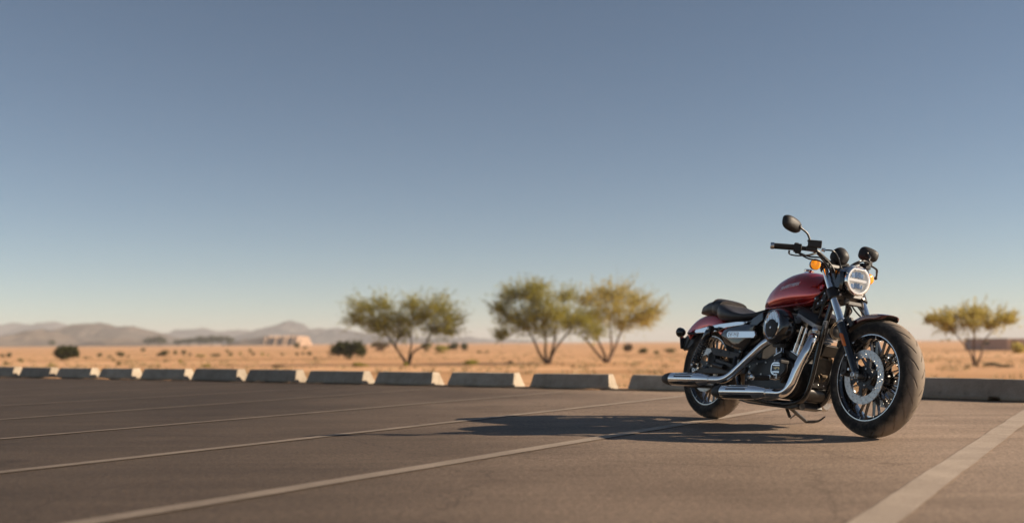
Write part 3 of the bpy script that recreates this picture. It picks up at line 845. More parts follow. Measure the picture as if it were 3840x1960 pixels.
# ------------------------------------------------------------------ motorcycle
# local frame: x forward from the front tyre's contact point, y to the rider's left, z up; parked leaning on its stand
YAW, LEAN = .39, .1396
BX, BY = 1.9098, 5.3858
Fv = Vector((math.sin(YAW), -math.cos(YAW), 0)); L0 = Vector((math.cos(YAW), math.sin(YAW), 0)); U0 = Vector((0, 0, 1))
Lv = L0 * math.cos(LEAN) - U0 * math.sin(LEAN); Uv = U0 * math.cos(LEAN) + L0 * math.sin(LEAN)
bike = empty('motorcycle')
tag(bike, 'dark red and black cruiser motorcycle leaning on its side stand', 'motorcycle')
mw = Matrix(((Fv.x, Lv.x, Uv.x, BX), (Fv.y, Lv.y, Uv.y, BY), (Fv.z, Lv.z, Uv.z, .002), (0, 0, 0, 1)))
bike.matrix_world = mw
PART = lambda mb, name, m, ang=40, bevel=0.0, par=None, **k: mb.build(name, M[m], par or bike, ang, bevel, **k)
RF, RR, WB = .3172, .3194, 1.515

# ---- wheels
def tyre_mesh(R0, hw):
    NA, NC = 1100, 104
    A = np.linspace(0, 2 * np.pi, NA, endpoint=False)
    prof = []                       # (y, r, a) ; a = angle across the tread
    bead = [(-.047, .231), (-.056, .238), (-.0625, .250)]
    for y, r in bead: prof.append((y, r, -2.0))
    NT = NC - 2 * len(bead)
    for a in np.linspace(-1.5, 1.5, NT):
        prof.append((hw * math.sin(a), R0 - .0495 + .0495 * math.cos(a), a))
    for y, r in bead[::-1]: prof.append((-y, r, 2.0))
    prof = np.array(prof)
    verts = np.zeros((NA, len(prof), 3))
    per = 2 * np.pi / 22
    for j, (y, r, a) in enumerate(prof):
        d = np.zeros(NA)
        if abs(a) < 1.55:
            for side in (-1, 1):
                s = a * side
                ph = A + (0 if side > 0 else per / 2)
                # long curved slit and a short one between
                for lo, hi, off, k1, k2, wdt in ((.10, .95, 0.0, .42, -.10, .0034), (.55, 1.22, per * .52, .30, .12, .0028)):
                    if lo < s < hi:
                        c = off + k1 * (s - lo) + k2 * (s - lo) ** 2
                        q = (ph - c + per / 2) % per - per / 2
                        e = min(1, (s - lo) / .12, (hi - s) / .12)
                        w = wdt * e + 1e-5
                        d = np.maximum(d, np.clip(1.35 - np.abs(q) * r / w * .75, 0, 1) * .0045 * e)
        rr_ = r - d
        verts[:, j, 0] = np.cos(A) * rr_; verts[:, j, 2] = np.sin(A) * rr_; verts[:, j, 1] = y - d * math.sin(a if abs(a) < 1.6 else 0) * .5
    n = len(prof)
    idx = np.arange(NA * n).reshape(NA, n)
    nxt = np.roll(idx, -1, 0)
    F_ = np.stack([idx[:, :-1], nxt[:, :-1], nxt[:, 1:], idx[:, 1:]], -1).reshape(-1, 4)
    me = bpy.data.meshes.new('tyre'); me.from_pydata(verts.reshape(-1, 3).tolist(), [], F_.tolist())
    return me

def tyre_material():
    m, nt, b, L = nodes_of('tyre_rubber')
    tc = nt.nodes.new('ShaderNodeTexCoord'); vec = tc.outputs['Object']
    # road dust on the running band: distance from the axle decides where the tyre meets the road
    sep = nt.nodes.new('ShaderNodeSeparateXYZ'); L.new(vec, sep.inputs[0])
    ab = nt.nodes.new('ShaderNodeMath'); ab.operation = 'ABSOLUTE'; L.new(sep.outputs['Y'], ab.inputs[0])
    n1 = noise_node(nt, vec, 26, 5, .7)
    ad = nt.nodes.new('ShaderNodeMath'); ad.operation = 'MULTIPLY_ADD'; ad.inputs[1].default_value = .03; L.new(n1.outputs['Fac'], ad.inputs[0]); L.new(ab.outputs[0], ad.inputs[2])
    r = ramp(nt, [(.052, (.23, .186, .145)), (.068, (.13, .106, .084)), (.080, (.014, .0135, .013))]); L.new(ad.outputs[0], r.inputs['Fac'])
    n2 = noise_node(nt, vec, 9, 5, .7); r2 = ramp(nt, [(.3, (.75, .75, .75)), (.7, (1.2, 1.2, 1.2))]); L.new(n2.outputs['Fac'], r2.inputs['Fac'])
    L.new(mixc(nt, 1.0, r.outputs['Color'], r2.outputs['Color'], 'MULTIPLY'), b.inputs['Base Color'])
    b.inputs['Roughness'].default_value = .72; b.inputs['Specular IOR Level'].default_value = .22
    n3 = noise_node(nt, vec, 400, 3, .6)
    bp = nt.nodes.new('ShaderNodeBump'); bp.inputs['Strength'].default_value = .2; bp.inputs['Distance'].default_value = .001
    L.new(n3.outputs['Fac'], bp.inputs['Height']); L.new(bp.outputs['Normal'], b.inputs['Normal'])
    return m
M['tyre'] = tyre_material()
TY = link_mesh('tyre', tyre_mesh(RF, .066), M['tyre'], None, 60)
TYM = TY.data

def disc_mesh(ro, ri, th, nrad, nang, holes=True):
    mb = MB()
    grid = []
    for i in range(nang):
        for j in range(nrad):
            a0, a1 = 2 * math.pi * i / nang, 2 * math.pi * (i + 1) / nang
            r0, r1 = ri + (ro - ri) * j / nrad, ri + (ro - ri) * (j + 1) / nrad
            def P(a, r, y): return (math.cos(a) * r, y, math.sin(a) * r)
            am, rm = (a0 + a1) / 2, (r0 + r1) / 2
            bnd = [(a0, r0), (am, r0), (a1, r0), (a1, rm), (a1, r1), (am, r1), (a0, r1), (a0, rm)]
            has = holes and (i + j * 2) % 3 == 0
            if has:
                hr = .0034
                hol = []
                for k in range(8):
                    t = -3 * math.pi / 4 + k * math.pi / 4
                    hol.append((am + hr * math.cos(t) / rm, rm + hr * math.sin(t)))
                for y, flip in ((-th / 2, 1), (th / 2, 0)):
                    vs_ = [P(a, r, y) for a, r in bnd] + [P(a, r, y) for a, r in hol]
                    mb.add(vs_, [(k, (k + 1) % 8, 8 + (k + 1) % 8, 8 + k) for k in range(8)])
                mb.rings([[P(a, r, -th / 2) for a, r in hol], [P(a, r, th / 2) for a, r in hol]], False, False)
            else:
                for y in (-th / 2, th / 2):
                    mb.add([P(a, r, y) for a, r in bnd], [tuple(range(8))])
    for r in (ro, ri):
        N = nang * 2
        mb.rings([[(math.cos(2 * math.pi * k / N) * r, y, math.sin(2 * math.pi * k / N) * r) for k in range(N)] for y in (-th / 2, th / 2)], False, False)
    me = bpy.data.meshes.new('brake_disc'); me.from_pydata(mb.v, [], mb.f)
    return me

def rim_parts():
    k = MB()
    prof = [(.2345, -.050), (.2335, -.0545), (.2295, -.0545), (.225, -.047), (.212, -.040), (.206, -.020), (.203, 0), (.206, .020), (.212, .040), (.225, .047), (.2295, .0545), (.2335, .0545), (.2345, .050), (.222, .030), (.214, 0), (.222, -.030)]
    k.rings([[(math.cos(2 * math.pi * i / 96) * r, y, math.sin(2 * math.pi * i / 96) * r) for i in range(96)] for r, y in prof], loop=True)
    e = MB()
    for s in (-1, 1):
        pr = [(.2342, s * .0548), (.2342, s * .0562), (.2290, s * .0562), (.2290, s * .0548)]
        e.rings([[(math.cos(2 * math.pi * i / 96) * r, y, math.sin(2 * math.pi * i / 96) * r) for i in range(96)] for r, y in pr], loop=True)
        for q in range(14):
            a = 2 * math.pi * q / 14 + .1
            c, sn = math.cos(a), math.sin(a)
            rot = Matrix.Rotation(-a, 3, 'Y')
            e.box((c * .2225, s * .0495, sn * .2225), (.015, .0035, .0022), rot)
    return k, e

SPM = None
def spoke_mesh():
    mb = MB(); rings = []
    for t, r, w, d in ((0, .040, .009, .024), (.3, .085, .0058, .012), (.7, .160, .0050, .009), (1, .214, .0070, .014)):
        y0 = .012 * (1 - t)
        rings.append([(r, -d / 2 - y0, -w / 2), (r, -d * .62 - y0, 0), (r, -d / 2 - y0, w / 2), (r, d / 2 + y0, w / 2), (r, d * .62 + y0, 0), (r, d / 2 + y0, -w / 2)])
    mb.rings(rings)
    return mb

def wheel(name, loc, wy, discs):
    w = empty(name, loc, bike)
    t = TY if name == 'front_wheel' else TY.copy()
    if t is not TY: COL.objects.link(t)
    t.parent = w; t.scale = (1.0, wy, 1.0) if name == 'front_wheel' else (RR / RF, wy, RR / RF)
    k, e = rim_parts()
    PART(k, 'rim', 'gloss_black', 30, par=w); PART(e, 'rim_edge', 'satin_metal', 30, par=w)
    first = None
    for i in range(24):
        if first is None:
            o = PART(spoke_mesh(), 'spoke', 'gloss_black', 40, par=w); first = o
        else:
            o = first.copy(); COL.objects.link(o)
        a = 2 * math.pi * (i // 2 + (.5 + (.20 if i % 2 else -.20))) / 12
        o.rotation_euler = (0, -a + R(4), 0)
    PART(MB().lathe([(.020, -.088), (.028, -.085), (.030, -.060), (.052, -.055), (.052, -.040), (.040, -.032), (.040, .032), (.052, .040), (.052, .055), (.030, .060), (.028, .085), (.020, .088)], (0, 0, 0), (0, 1, 0), 36), 'hub', 'satin_black', 30, par=w)
    dm = None
    for s in discs:
        if dm is None:
            o = link_mesh('brake_disc', disc_mesh(.1466, .104, .005, 3, 66), M['disc_steel'], w, 30); dm = o.data
        else:
            o = bpy.data.objects.new('brake_disc', dm); COL.objects.link(o); o.parent = w
        o.location = (0, s * .0778, 0)
        c = MB()
        c.lathe([(.034, -.004), (.062, -.004), (.062, .004), (.034, .004)], (0, s * .074, 0), (0, 1, 0), 36)
        for q in range(6):
            a = 2 * math.pi * q / 6 + .3
            c.box((math.cos(a) * .082, s * .074, math.sin(a) * .082), (.052, .006, .026), Matrix.Rotation(-a - .35, 3, 'Y'))
        PART(c, 'disc_carrier', 'satin_black', 30, .001, par=w)
        bl = MB()
        for q in range(6):
            a = 2 * math.pi * q / 6 + .3
            bl.bolt((math.cos(a + .1) * .106, s * .078, math.sin(a + .1) * .106), (0, s, 0), .007, .006)
        for q in range(5):
            a = 2 * math.pi * q / 5
            bl.bolt((math.cos(a) * .046, s * .079, math.sin(a) * .046), (0, s, 0), .0055, .006)
        PART(bl, 'disc_bolts', 'steel', 30, par=w)
    return w
fw = wheel('front_wheel', (0, 0, RF), 1.0, (-1, 1))
rw = wheel('rear_wheel', (-WB, 0, RR), 1.155, (-1,))

# ---- front fork
FA = Vector((-.575, 0, 1)).normalized()
def fork_pt(z, y, off=0.0):
    return Vector((-.031 - .575 * (z - .32) + off, y, z))
for s in (-1, 1):
    y = s * .10
    PART(MB().lathe([(.0215, 0), (.0215, .40)], fork_pt(.585, y), FA, 28), 'fork_tube', 'chrome', 30)
    a, b_ = fork_pt(.585, y), fork_pt(.610, y)
    sl = MB().lathe([(.020, -.012), (.0235, .0), (.0245, .03), (.026, .10), (.027, .16), (.0275, .29), (.029, .292), (.029, .312), (.0265, .322), (.022, .324)], fork_pt(.325, y), FA, 28)
    sl.box(fork_pt(.322, y, .006), (.052, .036, .040))
    PART(sl, 'fork_leg', 'gloss_black', 35, .002)
    PART(MB().lathe([(.0275, 0), (.0275, .012)], fork_pt(.612, y), FA, 28), 'dust_seal', 'satin_metal', 30)
    # clamps, lower yoke ring and top cap
    PART(MB().lathe([(.029, -.032), (.031, -.030), (.031, .028), (.029, .032)], fork_pt(.775, y), FA, 26), 'fork_clamp', 'satin_black', 30)
    cb = MB()
    for dz in (-.013, .013):
        cb.bolt(fork_pt(.775 + dz, y - s * .018) + Vector((.030, 0, .01)), (1, 0, .3), .008, .008)
    PART(cb, 'clamp_bolts', 'satin_metal', 30)
    PART(MB().lathe([(.027, -.02), (.029, -.018), (.029, .016), (.024, .02), (.012, .026)], fork_pt(.935, y), FA, 26), 'fork_cap', 'satin_black', 30)
PART(MB().box((-.285, 0, .772), (.060, .17, .030), Matrix.Rotation(R(-14), 3, 'Y')), 'lower_yoke', 'satin_black', 30, .006)
PART(MB().box((-.385, 0, .935), (.070, .19, .026), Matrix.Rotation(R(-14), 3, 'Y')), 'upper_yoke', 'satin_black', 30, .006)
PART(MB().tube([fork_pt(.74, 0, -.045), fork_pt(.95, 0, -.045)], .034, 22), 'steering_head', 'satin_black', 30)
# brake hose block and splitter under the yoke, visible between the fork legs
mb = MB(); mb.box((-.262, .02, .735), (.02, .11, .022), Matrix.Rotation(R(-10), 3, 'Y')); mb.box((-.256, -.03, .745), (.018, .03, .03))
PART(mb, 'hose_block', 'grey_black', 30, .003)
for p in ([(-.26, -.02, .73), (-.24, .00, .69), (-.20, -.07, .62), (-.14, -.11, .50), (-.135, -.112, .43)], [(-.26, .05, .73), (-.22, .07, .68), (-.17, .08, .62), (-.13, .10, .45)], [(-.27, .0, .75), (-.25, .03, .70), (-.22, .065, .655)], [(-.36, -.16, .98), (-.33, -.12, .93), (-.30, -.07, .86), (-.27, -.03, .76)]):
    PART(MB().tube(catmull(p, 6), .0045, 8), 'brake_hose', 'satin_black')
# orange reflector on the right fork leg, with its black holder
mb = MB(); c = fork_pt(.513, -.1); ax = -FA
sz = []
for k in range(24):
    t = 2 * math.pi * k / 24
    e2 = Vector((math.cos(t) * .0105, 0, 0)); l2 = math.copysign(.032, math.sin(t)) + math.sin(t) * .0095
    sz.append(e2 + FA * l2)
mb.rings([[c + p + Vector((.004, -.024, 0)) for p in sz], [c + p + Vector((.004, -.031, 0)) for p in sz], [c + p * .88 + Vector((.004, -.033, 0)) for p in sz]])
PART(mb, 'fork_reflector', 'orange', 40)
# axle
PART(MB().lathe([(.013, -.13), (.013, .13)], (0, 0, RF), (0, 1, 0), 20), 'front_axle', 'steel', 30)
PART(MB().lathe([(.0175, 0), (.0175, -.012), (.015, -.022), (.009, -.023), (.008, -.015)], (-.012, -.126, .322), (0, 1, 0), 6), 'axle_nut', 'satin_metal', 20, .001)
# brake calipers
for s in (-1, 1):
    cal = [(-.148, .335), (-.142, .318), (-.118, .312), (-.098, .325), (-.094, .365), (-.100, .405), (-.112, .425), (-.128, .425), (-.142, .400)]
    mb = MB().prism(cal, s * .070, s * .118, .14); mb.prism([(-.125, .325), (-.075, .315), (-.060, .345), (-.095, .41), (-.12, .42)], s * .086, s * .098)
    c = PART(mb, 'brake_caliper', 'grey_black', 35, .004)
    mb = MB()
    for x, z in ((-.135, .345), (-.128, .402)): mb.lathe([(.008, 0), (.008, .008), (.005, .009)], (x + .012, s * .116, z), (0, s, 0), 14)
    PART(mb, 'caliper_pistons', 'matte_black', 30, par=c)
    mb = MB(); mb.bolt((-.098, s * .122, .428), (0, s, 0), .008, .008); mb.bolt((-.073, s * .118, .352), (0, s, 0), .009, .008)
    PART(mb, 'caliper_bolts', 'satin_metal', 30, par=c)
    mb = MB().tube([(-.150, s * .10, .325), (-.146, s * .10, .36)], .006, 10); mb.ball((-.150, s * .10, .322), .009, 10, 8)
    PART(mb, 'bleed_nipple', 'satin_metal', par=c)
    mb = MB().tube([fork_pt(.46, s * .1), (-.10, s * .105, .43), (-.085, s * .10, .41)], .010, 10)
    PART(mb, 'caliper_bracket', 'grey_black')

# ---- front mudguard
def guard(r, a0, a1, hw, side, th, cx, cz, n=40, tipround=.15, crown=.016):
    rings = []
    sec = []
    m = 14
    for k in range(m + 1):
        t = -1 + 2 * k / m
        yy = hw * math.copysign(min(1, abs(t) * 1.22) if abs(t) < .82 else 1, t)
        dr = -crown * (yy / hw) ** 2 if abs(t) < .82 else -crown - side * (abs(t) - .82) / .18
        sec.append((yy, dr))
    for i in range(n + 1):
        q = i / n; a = R(a0 + (a1 - a0) * q)
        e = min(1, q / tipround, (1 - q) / tipround); e = math.sqrt(max(0.0, 1 - (1 - e) ** 2))
        ring = []
        for pas, dth in ((0, 0), (1, -th)):
            ss = sec if pas == 0 else sec[::-1]
            for yy, dr in ss:
                rr_ = r + dth + dr * (1 if dr > -crown - 1e-6 else 1) * (.35 + .65 * e)
                ring.append((cx + math.cos(a) * rr_, yy * (.55 + .45 * e) * (1 - .02 * pas), cz + math.sin(a) * rr_))
        rings.append(ring)
    return MB().rings(rings)
PART(guard(.349, 77, 140, .074, .022, .004, 0, RF, crown=.012), 'front_mudguard', 'maroon_paint', 45)
PART(guard(.3445, 78, 139, .071, .021, .003, 0, RF, crown=.012), 'mudguard_liner', 'satin_black', 45)
mb = MB()
for s in (-1, 1):
    mb.box(fork_pt(.625, s * .083, .035), (.05, .012, .035), Matrix.Rotation(R(-30), 3, 'Y'))
    mb.box((-.135, s * .085, .612), (.03, .018, .05), Matrix.Rotation(R(-30), 3, 'Y'))
PART(mb, 'mudguard_bracket', 'satin_black', 30, .003)

# ---- headlight
HC = Vector((-.216, 0, .862))
def shield(q):
    # q measured from local up; flatten the crown of the lamp a little and pinch its shoulders
    c = math.cos(q)
    lim = .86 / c if c > .5 else 1.0
    return min(1.0, lim) if c > 0 else 1.0
UPX = (0, 0, 1)
PART(MB().lathe([(.030, -.115), (.058, -.105), (.074, -.085), (.080, -.055), (.0815, -.012)], HC, (1, 0, .02), 44, m=shield, up=UPX), 'headlight_bucket', 'gloss_black', 40)
hb = PART(MB().lathe([(.080, -.022), (.0845, -.018), (.086, -.004), (.0850, .004), (.082, .008), (.0775, .009), (.0765, .004), (.0765, -.010)], HC, (1, 0, .02), 56, cap0=False, cap1=False, m=shield, up=UPX), 'headlight_bezel', 'chrome', 50)
PART(MB().lathe([(.0765, .004), (.0755, .0095), (.0675, .0105), (.0665, .002)], HC, (1, 0, .02), 56, cap0=False, cap1=False, m=shield, up=UPX), 'daytime_ring', 'drl', 40, par=hb)
PART(MB().lathe([(.0745, -.016), (.0745, -.0155)], HC + Vector((.006, 0, 0)), (1, 0, .02), 44, m=shield, up=UPX), 'lamp_backing', 'headlamp_dark', 30, par=hb)
mb = MB().box(HC + Vector((-.002, 0, .0)), (.014, .116, .016)); PART(mb, 'light_bar', 'drl', 30, .003, par=hb)
mb = MB()
for z0, z1 in ((.012, .050), (-.046, -.012)):
    for i in range(4):
        y0 = -.044 + i * .0225
        tilt = .010 if i in (1, 2) else .003
        x = HC.x - .005
        mb.add([(x, y0, HC.z + z0), (x + tilt, y0 + .011, HC.z + z0 + .004), (x, y0 + .021, HC.z + z0), (x - .002, y0 + .021, HC.z + z1 - abs(i - 1.5) * .008), (x + tilt * .6, y0 + .011, HC.z + z1 - abs(i - 1.5) * .006), (x - .002, y0, HC.z + z1 - abs(i - 1.5) * .008)], [(0, 1, 4, 5), (1, 2, 3, 4)])
PART(mb, 'lamp_reflectors', 'headlamp_chrome', 30, par=hb)
rings = [(r, h) for r, h in ((.0740, .0095), (.060, .0135), (.040, .0165), (.018, .018), (.002, .0185))]
PART(MB().lathe(rings, HC, (1, 0, .02), 44, cap0=False, m=shield, up=UPX), 'headlight_lens', 'glass', 60, par=hb)
# chrome cowl over the lamp and the black side cheeks
rings = []
for x, sc_, in ((-.222, 1.03), (-.255, 1.10), (-.295, 1.12), (-.325, 1.06)):
    outer, inner = [], []
    for k in range(15):
        q = R(-62 + 124 * k / 14)
        outer.append((x, math.sin(q) * .086 * sc_, HC.z + math.cos(q) * .082 * sc_))
        inner.append((x, math.sin(q) * .082 * sc_, HC.z + math.cos(q) * .078 * sc_))
    rings.append(outer + inner[::-1])
PART(MB().rings(rings), 'headlight_cowl', 'satin_metal', 40)
for s in (-1, 1):
    poly = [(-.245, .80), (-.235, .86), (-.245, .905), (-.285, .925), (-.330, .93), (-.365, .90), (-.345, .83), (-.300, .79)]
    PART(MB().prism(poly, s * .078, s * .098, .15), 'headlight_cheek', 'gloss_black', 35, .004)
PART(MB().box((-.30, 0, .80), (.09, .12, .03), Matrix.Rotation(R(-20), 3, 'Y')), 'headlight_mount', 'satin_black', 30, .005)

# ---- instrument pod
SA = Vector((-.55, 0, .84)).normalized()
pod = PART(MB().lathe([(.010, -.056), (.030, -.050), (.043, -.035), (.0495, -.010), (.051, .012), (.048, .022), (.044, .024)], (-.384, -.006, 1.012), Vector((-.80, 0, .60)), 36), 'instrument_pod', 'matte_black', 40)
PART(MB().lathe([(.043, .0235), (.042, .0245)], (-.384, -.006, 1.012), Vector((-.80, 0, .60)), 36), 'dial', 'headlamp_dark', 30, par=pod)
mb = MB(); mb.bolt((-.335, -.022, 1.004), (1, -.4, .1), .0045, .003); mb.bolt((-.345, -.040, .992), (1, -.6, .1), .004, .003)
PART(mb, 'pod_screws', 'steel', par=pod)
PART(MB().box((-.375, 0, .965), (.035, .05, .05)), 'pod_bracket', 'satin_black', 30, .004)

# ---- handlebar and controls
barR = [(-.395, -.03, .960), (-.385, -.055, .960), (-.372, -.10, .970), (-.353, -.165, .993), (-.350, -.21, 1.010), (-.378, -.26, 1.015), (-.412, -.31, 1.016), (-.478, -.405, 1.015)]
barL = [(-.395, .03, .960), (-.402, .055, .960), (-.408, .10, .968), (-.415, .16, .988), (-.432, .21, 1.000), (-.480, .26, 1.003), (-.530, .31, 1.003), (-.612, .395, 1.000)]
PART(MB().tube(catmull(barR[::-1] + barL, 6), .0125, 14), 'handlebar', 'satin_black')
mb = MB()
for s in (-1, 1): mb.box((-.395, s * .045, .957), (.045, .035, .05))
PART(mb, 'handlebar_clamp', 'satin_black', 30, .006)
def along(a, b, t): return Vector(a) + (Vector(b) - Vector(a)) * t
for s, A, B in ((-1, barR[6], barR[7]), (1, barL[6], barL[7])):
    A, B = Vector(A), Vector(B); d = (B - A).normalized()
    gp = [A + d * t for t in np.linspace(-.005, .108, 26)]
    PART(MB().tube(gp, [.0165, .0172] * 13, 18), 'grip', 'matte_black', 50)
    PART(MB().lathe([(.0185, 0), (.019, .003), (.019, .016), (.016, .020)], A + d * .108, d, 24), 'bar_end', 'satin_metal', 35)
    # switch housing
    sw = MB(); c = A - d * .022; rot = d.to_track_quat('Y', 'Z').to_matrix()
    sw.box(c + Vector((0, 0, -.002)), (.036, .044, .046), rot); sw.box(c + Vector((-.012, 0, .020)), (.026, .026, .016), rot); sw.box(c + Vector((.004, 0, -.024)), (.022, .03, .02), rot)
    swo = PART(sw, 'switch_housing', 'matte_black', 30, .005)
    sb = MB(); sb.box(c + d * -.004 + Vector((-.024, 0, .004)), (.008, .012, .009), rot); sb.box(c + d * .010 + Vector((-.023, 0, -.010)), (.008, .010, .008), rot)
    PART(sb, 'switch_button', 'red_reflector', 30, .002, par=swo)
# brake master cylinder with reservoir (right) and clutch perch (left)
rot = Matrix.Rotation(R(-36), 3, 'Z')
mb = MB(); mb.box((-.318, -.240, 1.035), (.042, .075, .034), rot); mb.box((-.322, -.240, 1.054), (.046, .079, .007), rot); mb.box((-.335, -.245, 1.012), (.034, .060, .026), rot)
mc = PART(mb, 'brake_reservoir', 'grey_black', 30, .005)
mb = MB().tube([(-.300, -.205, 1.012), (-.290, -.192, 1.010)], .009, 12); mb.lathe([(.011, 0), (.011, .008)], (-.292, -.196, 1.010), (.5, .8, 0), 6)
PART(mb, 'hose_union', 'satin_metal', 30, par=mc)
mb = MB(); mb.box((-.405, .225, 1.010), (.034, .055, .032), Matrix.Rotation(R(30), 3, 'Z')); mb.box((-.392, .205, .985), (.03, .04, .03))
PART(mb, 'clutch_perch', 'grey_black', 30, .005)
lev = catmull([(-.312, -.225, .992), (-.298, -.27, .972), (-.300, -.32, .958), (-.316, -.365, .952), (-.330, -.395, .957), (-.322, -.405, .972)], 6)
PART(MB().tube(lev, [.010, .008, .0065, .006, .006, .0075], 10, flat=.7), 'brake_lever', 'satin_black')
lev = catmull([(-.395, .235, 1.000), (-.400, .285, .985), (-.445, .33, .972), (-.490, .37, .963), (-.524, .397, .959)], 6)
mb = MB().tube(lev, [.009, .0075, .006, .0055, .006], 10, flat=.7); mb.ball((-.527, .399, .959), .0105, 12, 8)
PART(mb, 'clutch_lever', 'satin_black')
# mirrors
def mirror(c, rot, stem, sx=1.0, hz_=1.0, jy=0.0):
    J = c + rot @ Vector((.023, jy, -.006))
    stem = stem[:-1] + [J + Vector((.006, 0, -.004))]
    PART(MB().tube(catmull(stem, 6), [.0068, .006, .0055, .0058], 10), 'mirror_stem', 'satin_black')
    mb = MB(); outline = []
    # back shell: rounded lozenge tapering towards its inner end
    N = 28
    for k in range(N):
        q = 2 * math.pi * k / N
        cx_, sz_ = math.copysign(abs(math.cos(q)) ** .72, math.cos(q)), math.copysign(abs(math.sin(q)) ** .72, math.sin(q))
        outline.append((cx_ * .076 * sx, sz_ * (.0405 * hz_ - .004 * cx_)))
    rings = []
    for sc_, dx in ((.86, -.017), (.98, -.015), (1.0, -.008), (.97, .004), (.84, .016), (.60, .024), (.28, .028)):
        rings.append([c + rot @ Vector((dx, p[0] * sc_, p[1] * sc_)) for p in outline])
    mb.rings(rings)
    o = PART(mb, 'mirror_shell', 'matte_black', 40)
    g_ = MB().rings([[c + rot @ Vector((-.0172, p[0] * .88, p[1] * .88)) for p in outline], [c + rot @ Vector((-.0180, p[0] * .86, p[1] * .86)) for p in outline]])
    PART(g_, 'mirror_glass', 'mirror_glass', 40, par=o)
    PART(MB().ball(J, (.012, .013, .012), 12, 8), 'mirror_joint', 'satin_black', par=o)
rotR = Matrix.Rotation(R(16), 3, 'Z') @ Matrix.Rotation(R(-5), 3, 'Y') @ Matrix.Rotation(R(-9), 3, 'X')
mirror(Vector((-.352, -.380, 1.130)), rotR, [(-.325, -.268, 1.040), (-.328, -.272, 1.062), (-.332, -.290, 1.092), (-.326, -.330, 1.127)], 1.0, 1.0, .036)
rotL = Matrix.Rotation(R(-30), 3, 'Z') @ Matrix.Rotation(R(-5), 3, 'Y') @ Matrix.Rotation(R(-14), 3, 'X')
mirror(Vector((-.520, .322, 1.090)), rotL, [(-.400, .215, 1.020), (-.402, .225, 1.035), (-.430, .255, 1.056), (-.490, .318, 1.088)], .78, 1.05, -.016)
# cables
for p in ([(-.300, -.20, 1.010), (-.270, -.15, 1.010), (-.285, -.10, .985), (-.300, -.06, .93), (-.30, -.045, .86)], [(-.405, -.30, .995), (-.33, -.26, .965), (-.30, -.18, .965), (-.29, -.12, .92), (-.285, -.095, .86)],
          [(-.405, -.295, .993), (-.35, -.25, .957), (-.32, -.19, .95), (-.33, -.13, .92), (-.40, -.06, .86), (-.46, -.02, .80)], [(-.40, .22, .99), (-.36, .16, 1.005), (-.33, .09, .995), (-.36, .04, .95), (-.42, .03, .88)], [(-.44, .23, .99), (-.36, .19, 1.000), (-.325, .12, 1.002), (-.335, .06, .97)]):
    PART(MB().tube(catmull(p, 7), .0045, 8), 'cable', 'satin_black')

# ---- turn signals
def signal(c, d, r, stalk, lens):
    d = Vector(d).normalized(); c = Vector(c)
    PART(MB().tube(catmull(stalk, 5), .009, 10), 'signal_stalk', 'satin_black')
    o = PART(MB().lathe([(r * .25, -r * 1.25), (r * .62, -r * 1.08), (r * .90, -r * .62), (r * 1.03, -.1 * r), (r * 1.05, .08 * r)], c, d, 26), 'turn_signal', 'gloss_black', 40)
    PART(MB().lathe([(r * 1.0, .02 * r), (r * .99, .22 * r), (r * .85, .42 * r), (r * .5, .56 * r), (r * .1, .60 * r)], c, d, 26), 'signal_lens', lens, 50, par=o)
signal((-.378, -.174, .938), (1, -.12, .02), .031, [(-.385, -.11, .935), (-.385, -.145, .938)], 'amber')
signal((-.328, .176, .905), (1, .12, .02), .030, [(-.385, .11, .935), (-.36, .16, .912)], 'amber')
signal((-1.760, -.158, .566), (-1, -.1, 0), .033, [(-1.62, -.10, .560), (-1.70, -.13, .562)], 'red_reflector')
signal((-1.745, .150, .563), (-1, .1, 0), .026, [(-1.62, .10, .560), (-1.70, .13, .562)], 'red_reflector')

# ---- fuel tank
TX = [-.985, -.960, -.92, -.86, -.78, -.70, -.62, -.54, -.48, -.440, -.420]
TZT = [.735, .770, .814, .860, .902, .926, .934, .924, .900, .870, .834]
TZB = [.712, .706, .702, .700, .700, .702, .706, .712, .722, .742, .775]
TW = [.030, .062, .090, .116, .136, .144, .144, .138, .124, .100, .070]
def tank_sec(x):
    return np.interp(x, TX, TZT), np.interp(x, TX, TZB), np.interp(x, TX, TW)
def tank_ring(x):
    zt, zb, w = tank_sec(x); zc = zb + (zt - zb) * .36
    ring = []
    for k in range(40):
        q = 2 * math.pi * k / 40
        c, s = math.cos(q), math.sin(q)
        yy = w * math.copysign(abs(c) ** .86, c)
        zz = zc + (zt - zc) * abs(s) ** .95 if s >= 0 else zc - (zc - zb) * abs(s) ** .62
        ring.append((x, yy, zz))
    return ring
def tank_y(x, z):
    zt, zb, w = tank_sec(x); zc = zb + (zt - zb) * .36
    s = max(0, min(.999, (z - zc) / (zt - zc))) ** (1 / .95)
    return -w * math.sqrt(1 - s * s) ** .86
xs_ = [p.x for p in catmull([(x, 0, 0) for x in TX], 3)]
from bisect import bisect
def cr(xv, tab):
    return float(np.interp(xv, TX, tab))
def smooth_tab(tab):
    xx = np.linspace(TX[0], TX[-1], 61); yy = np.interp(xx, TX, tab)
    for _ in range(6): yy[1:-1] = (yy[:-2] + 2 * yy[1:-1] + yy[2:]) / 4
    return xx, yy
_x, TZTs = smooth_tab(TZT); _, TZBs = smooth_tab(TZB); _, TWs = smooth_tab(TW)
def tank_sec(x):
    return np.interp(x, _x, TZTs), np.interp(x, _x, TZBs), np.interp(x, _x, TWs)
tank = PART(MB().rings([tank_ring(x) for x in _x]), 'fuel_tank', 'red_paint', 60)
mb = MB().lathe([(.026, -.012), (.026, .006), (.030, .008), (.031, .014), (.029, .019), (.020, .022)], (-.650, 0, .934), (.03, 0, 1), 32)
cap = PART(mb, 'fuel_cap', 'chrome', 30, par=tank)
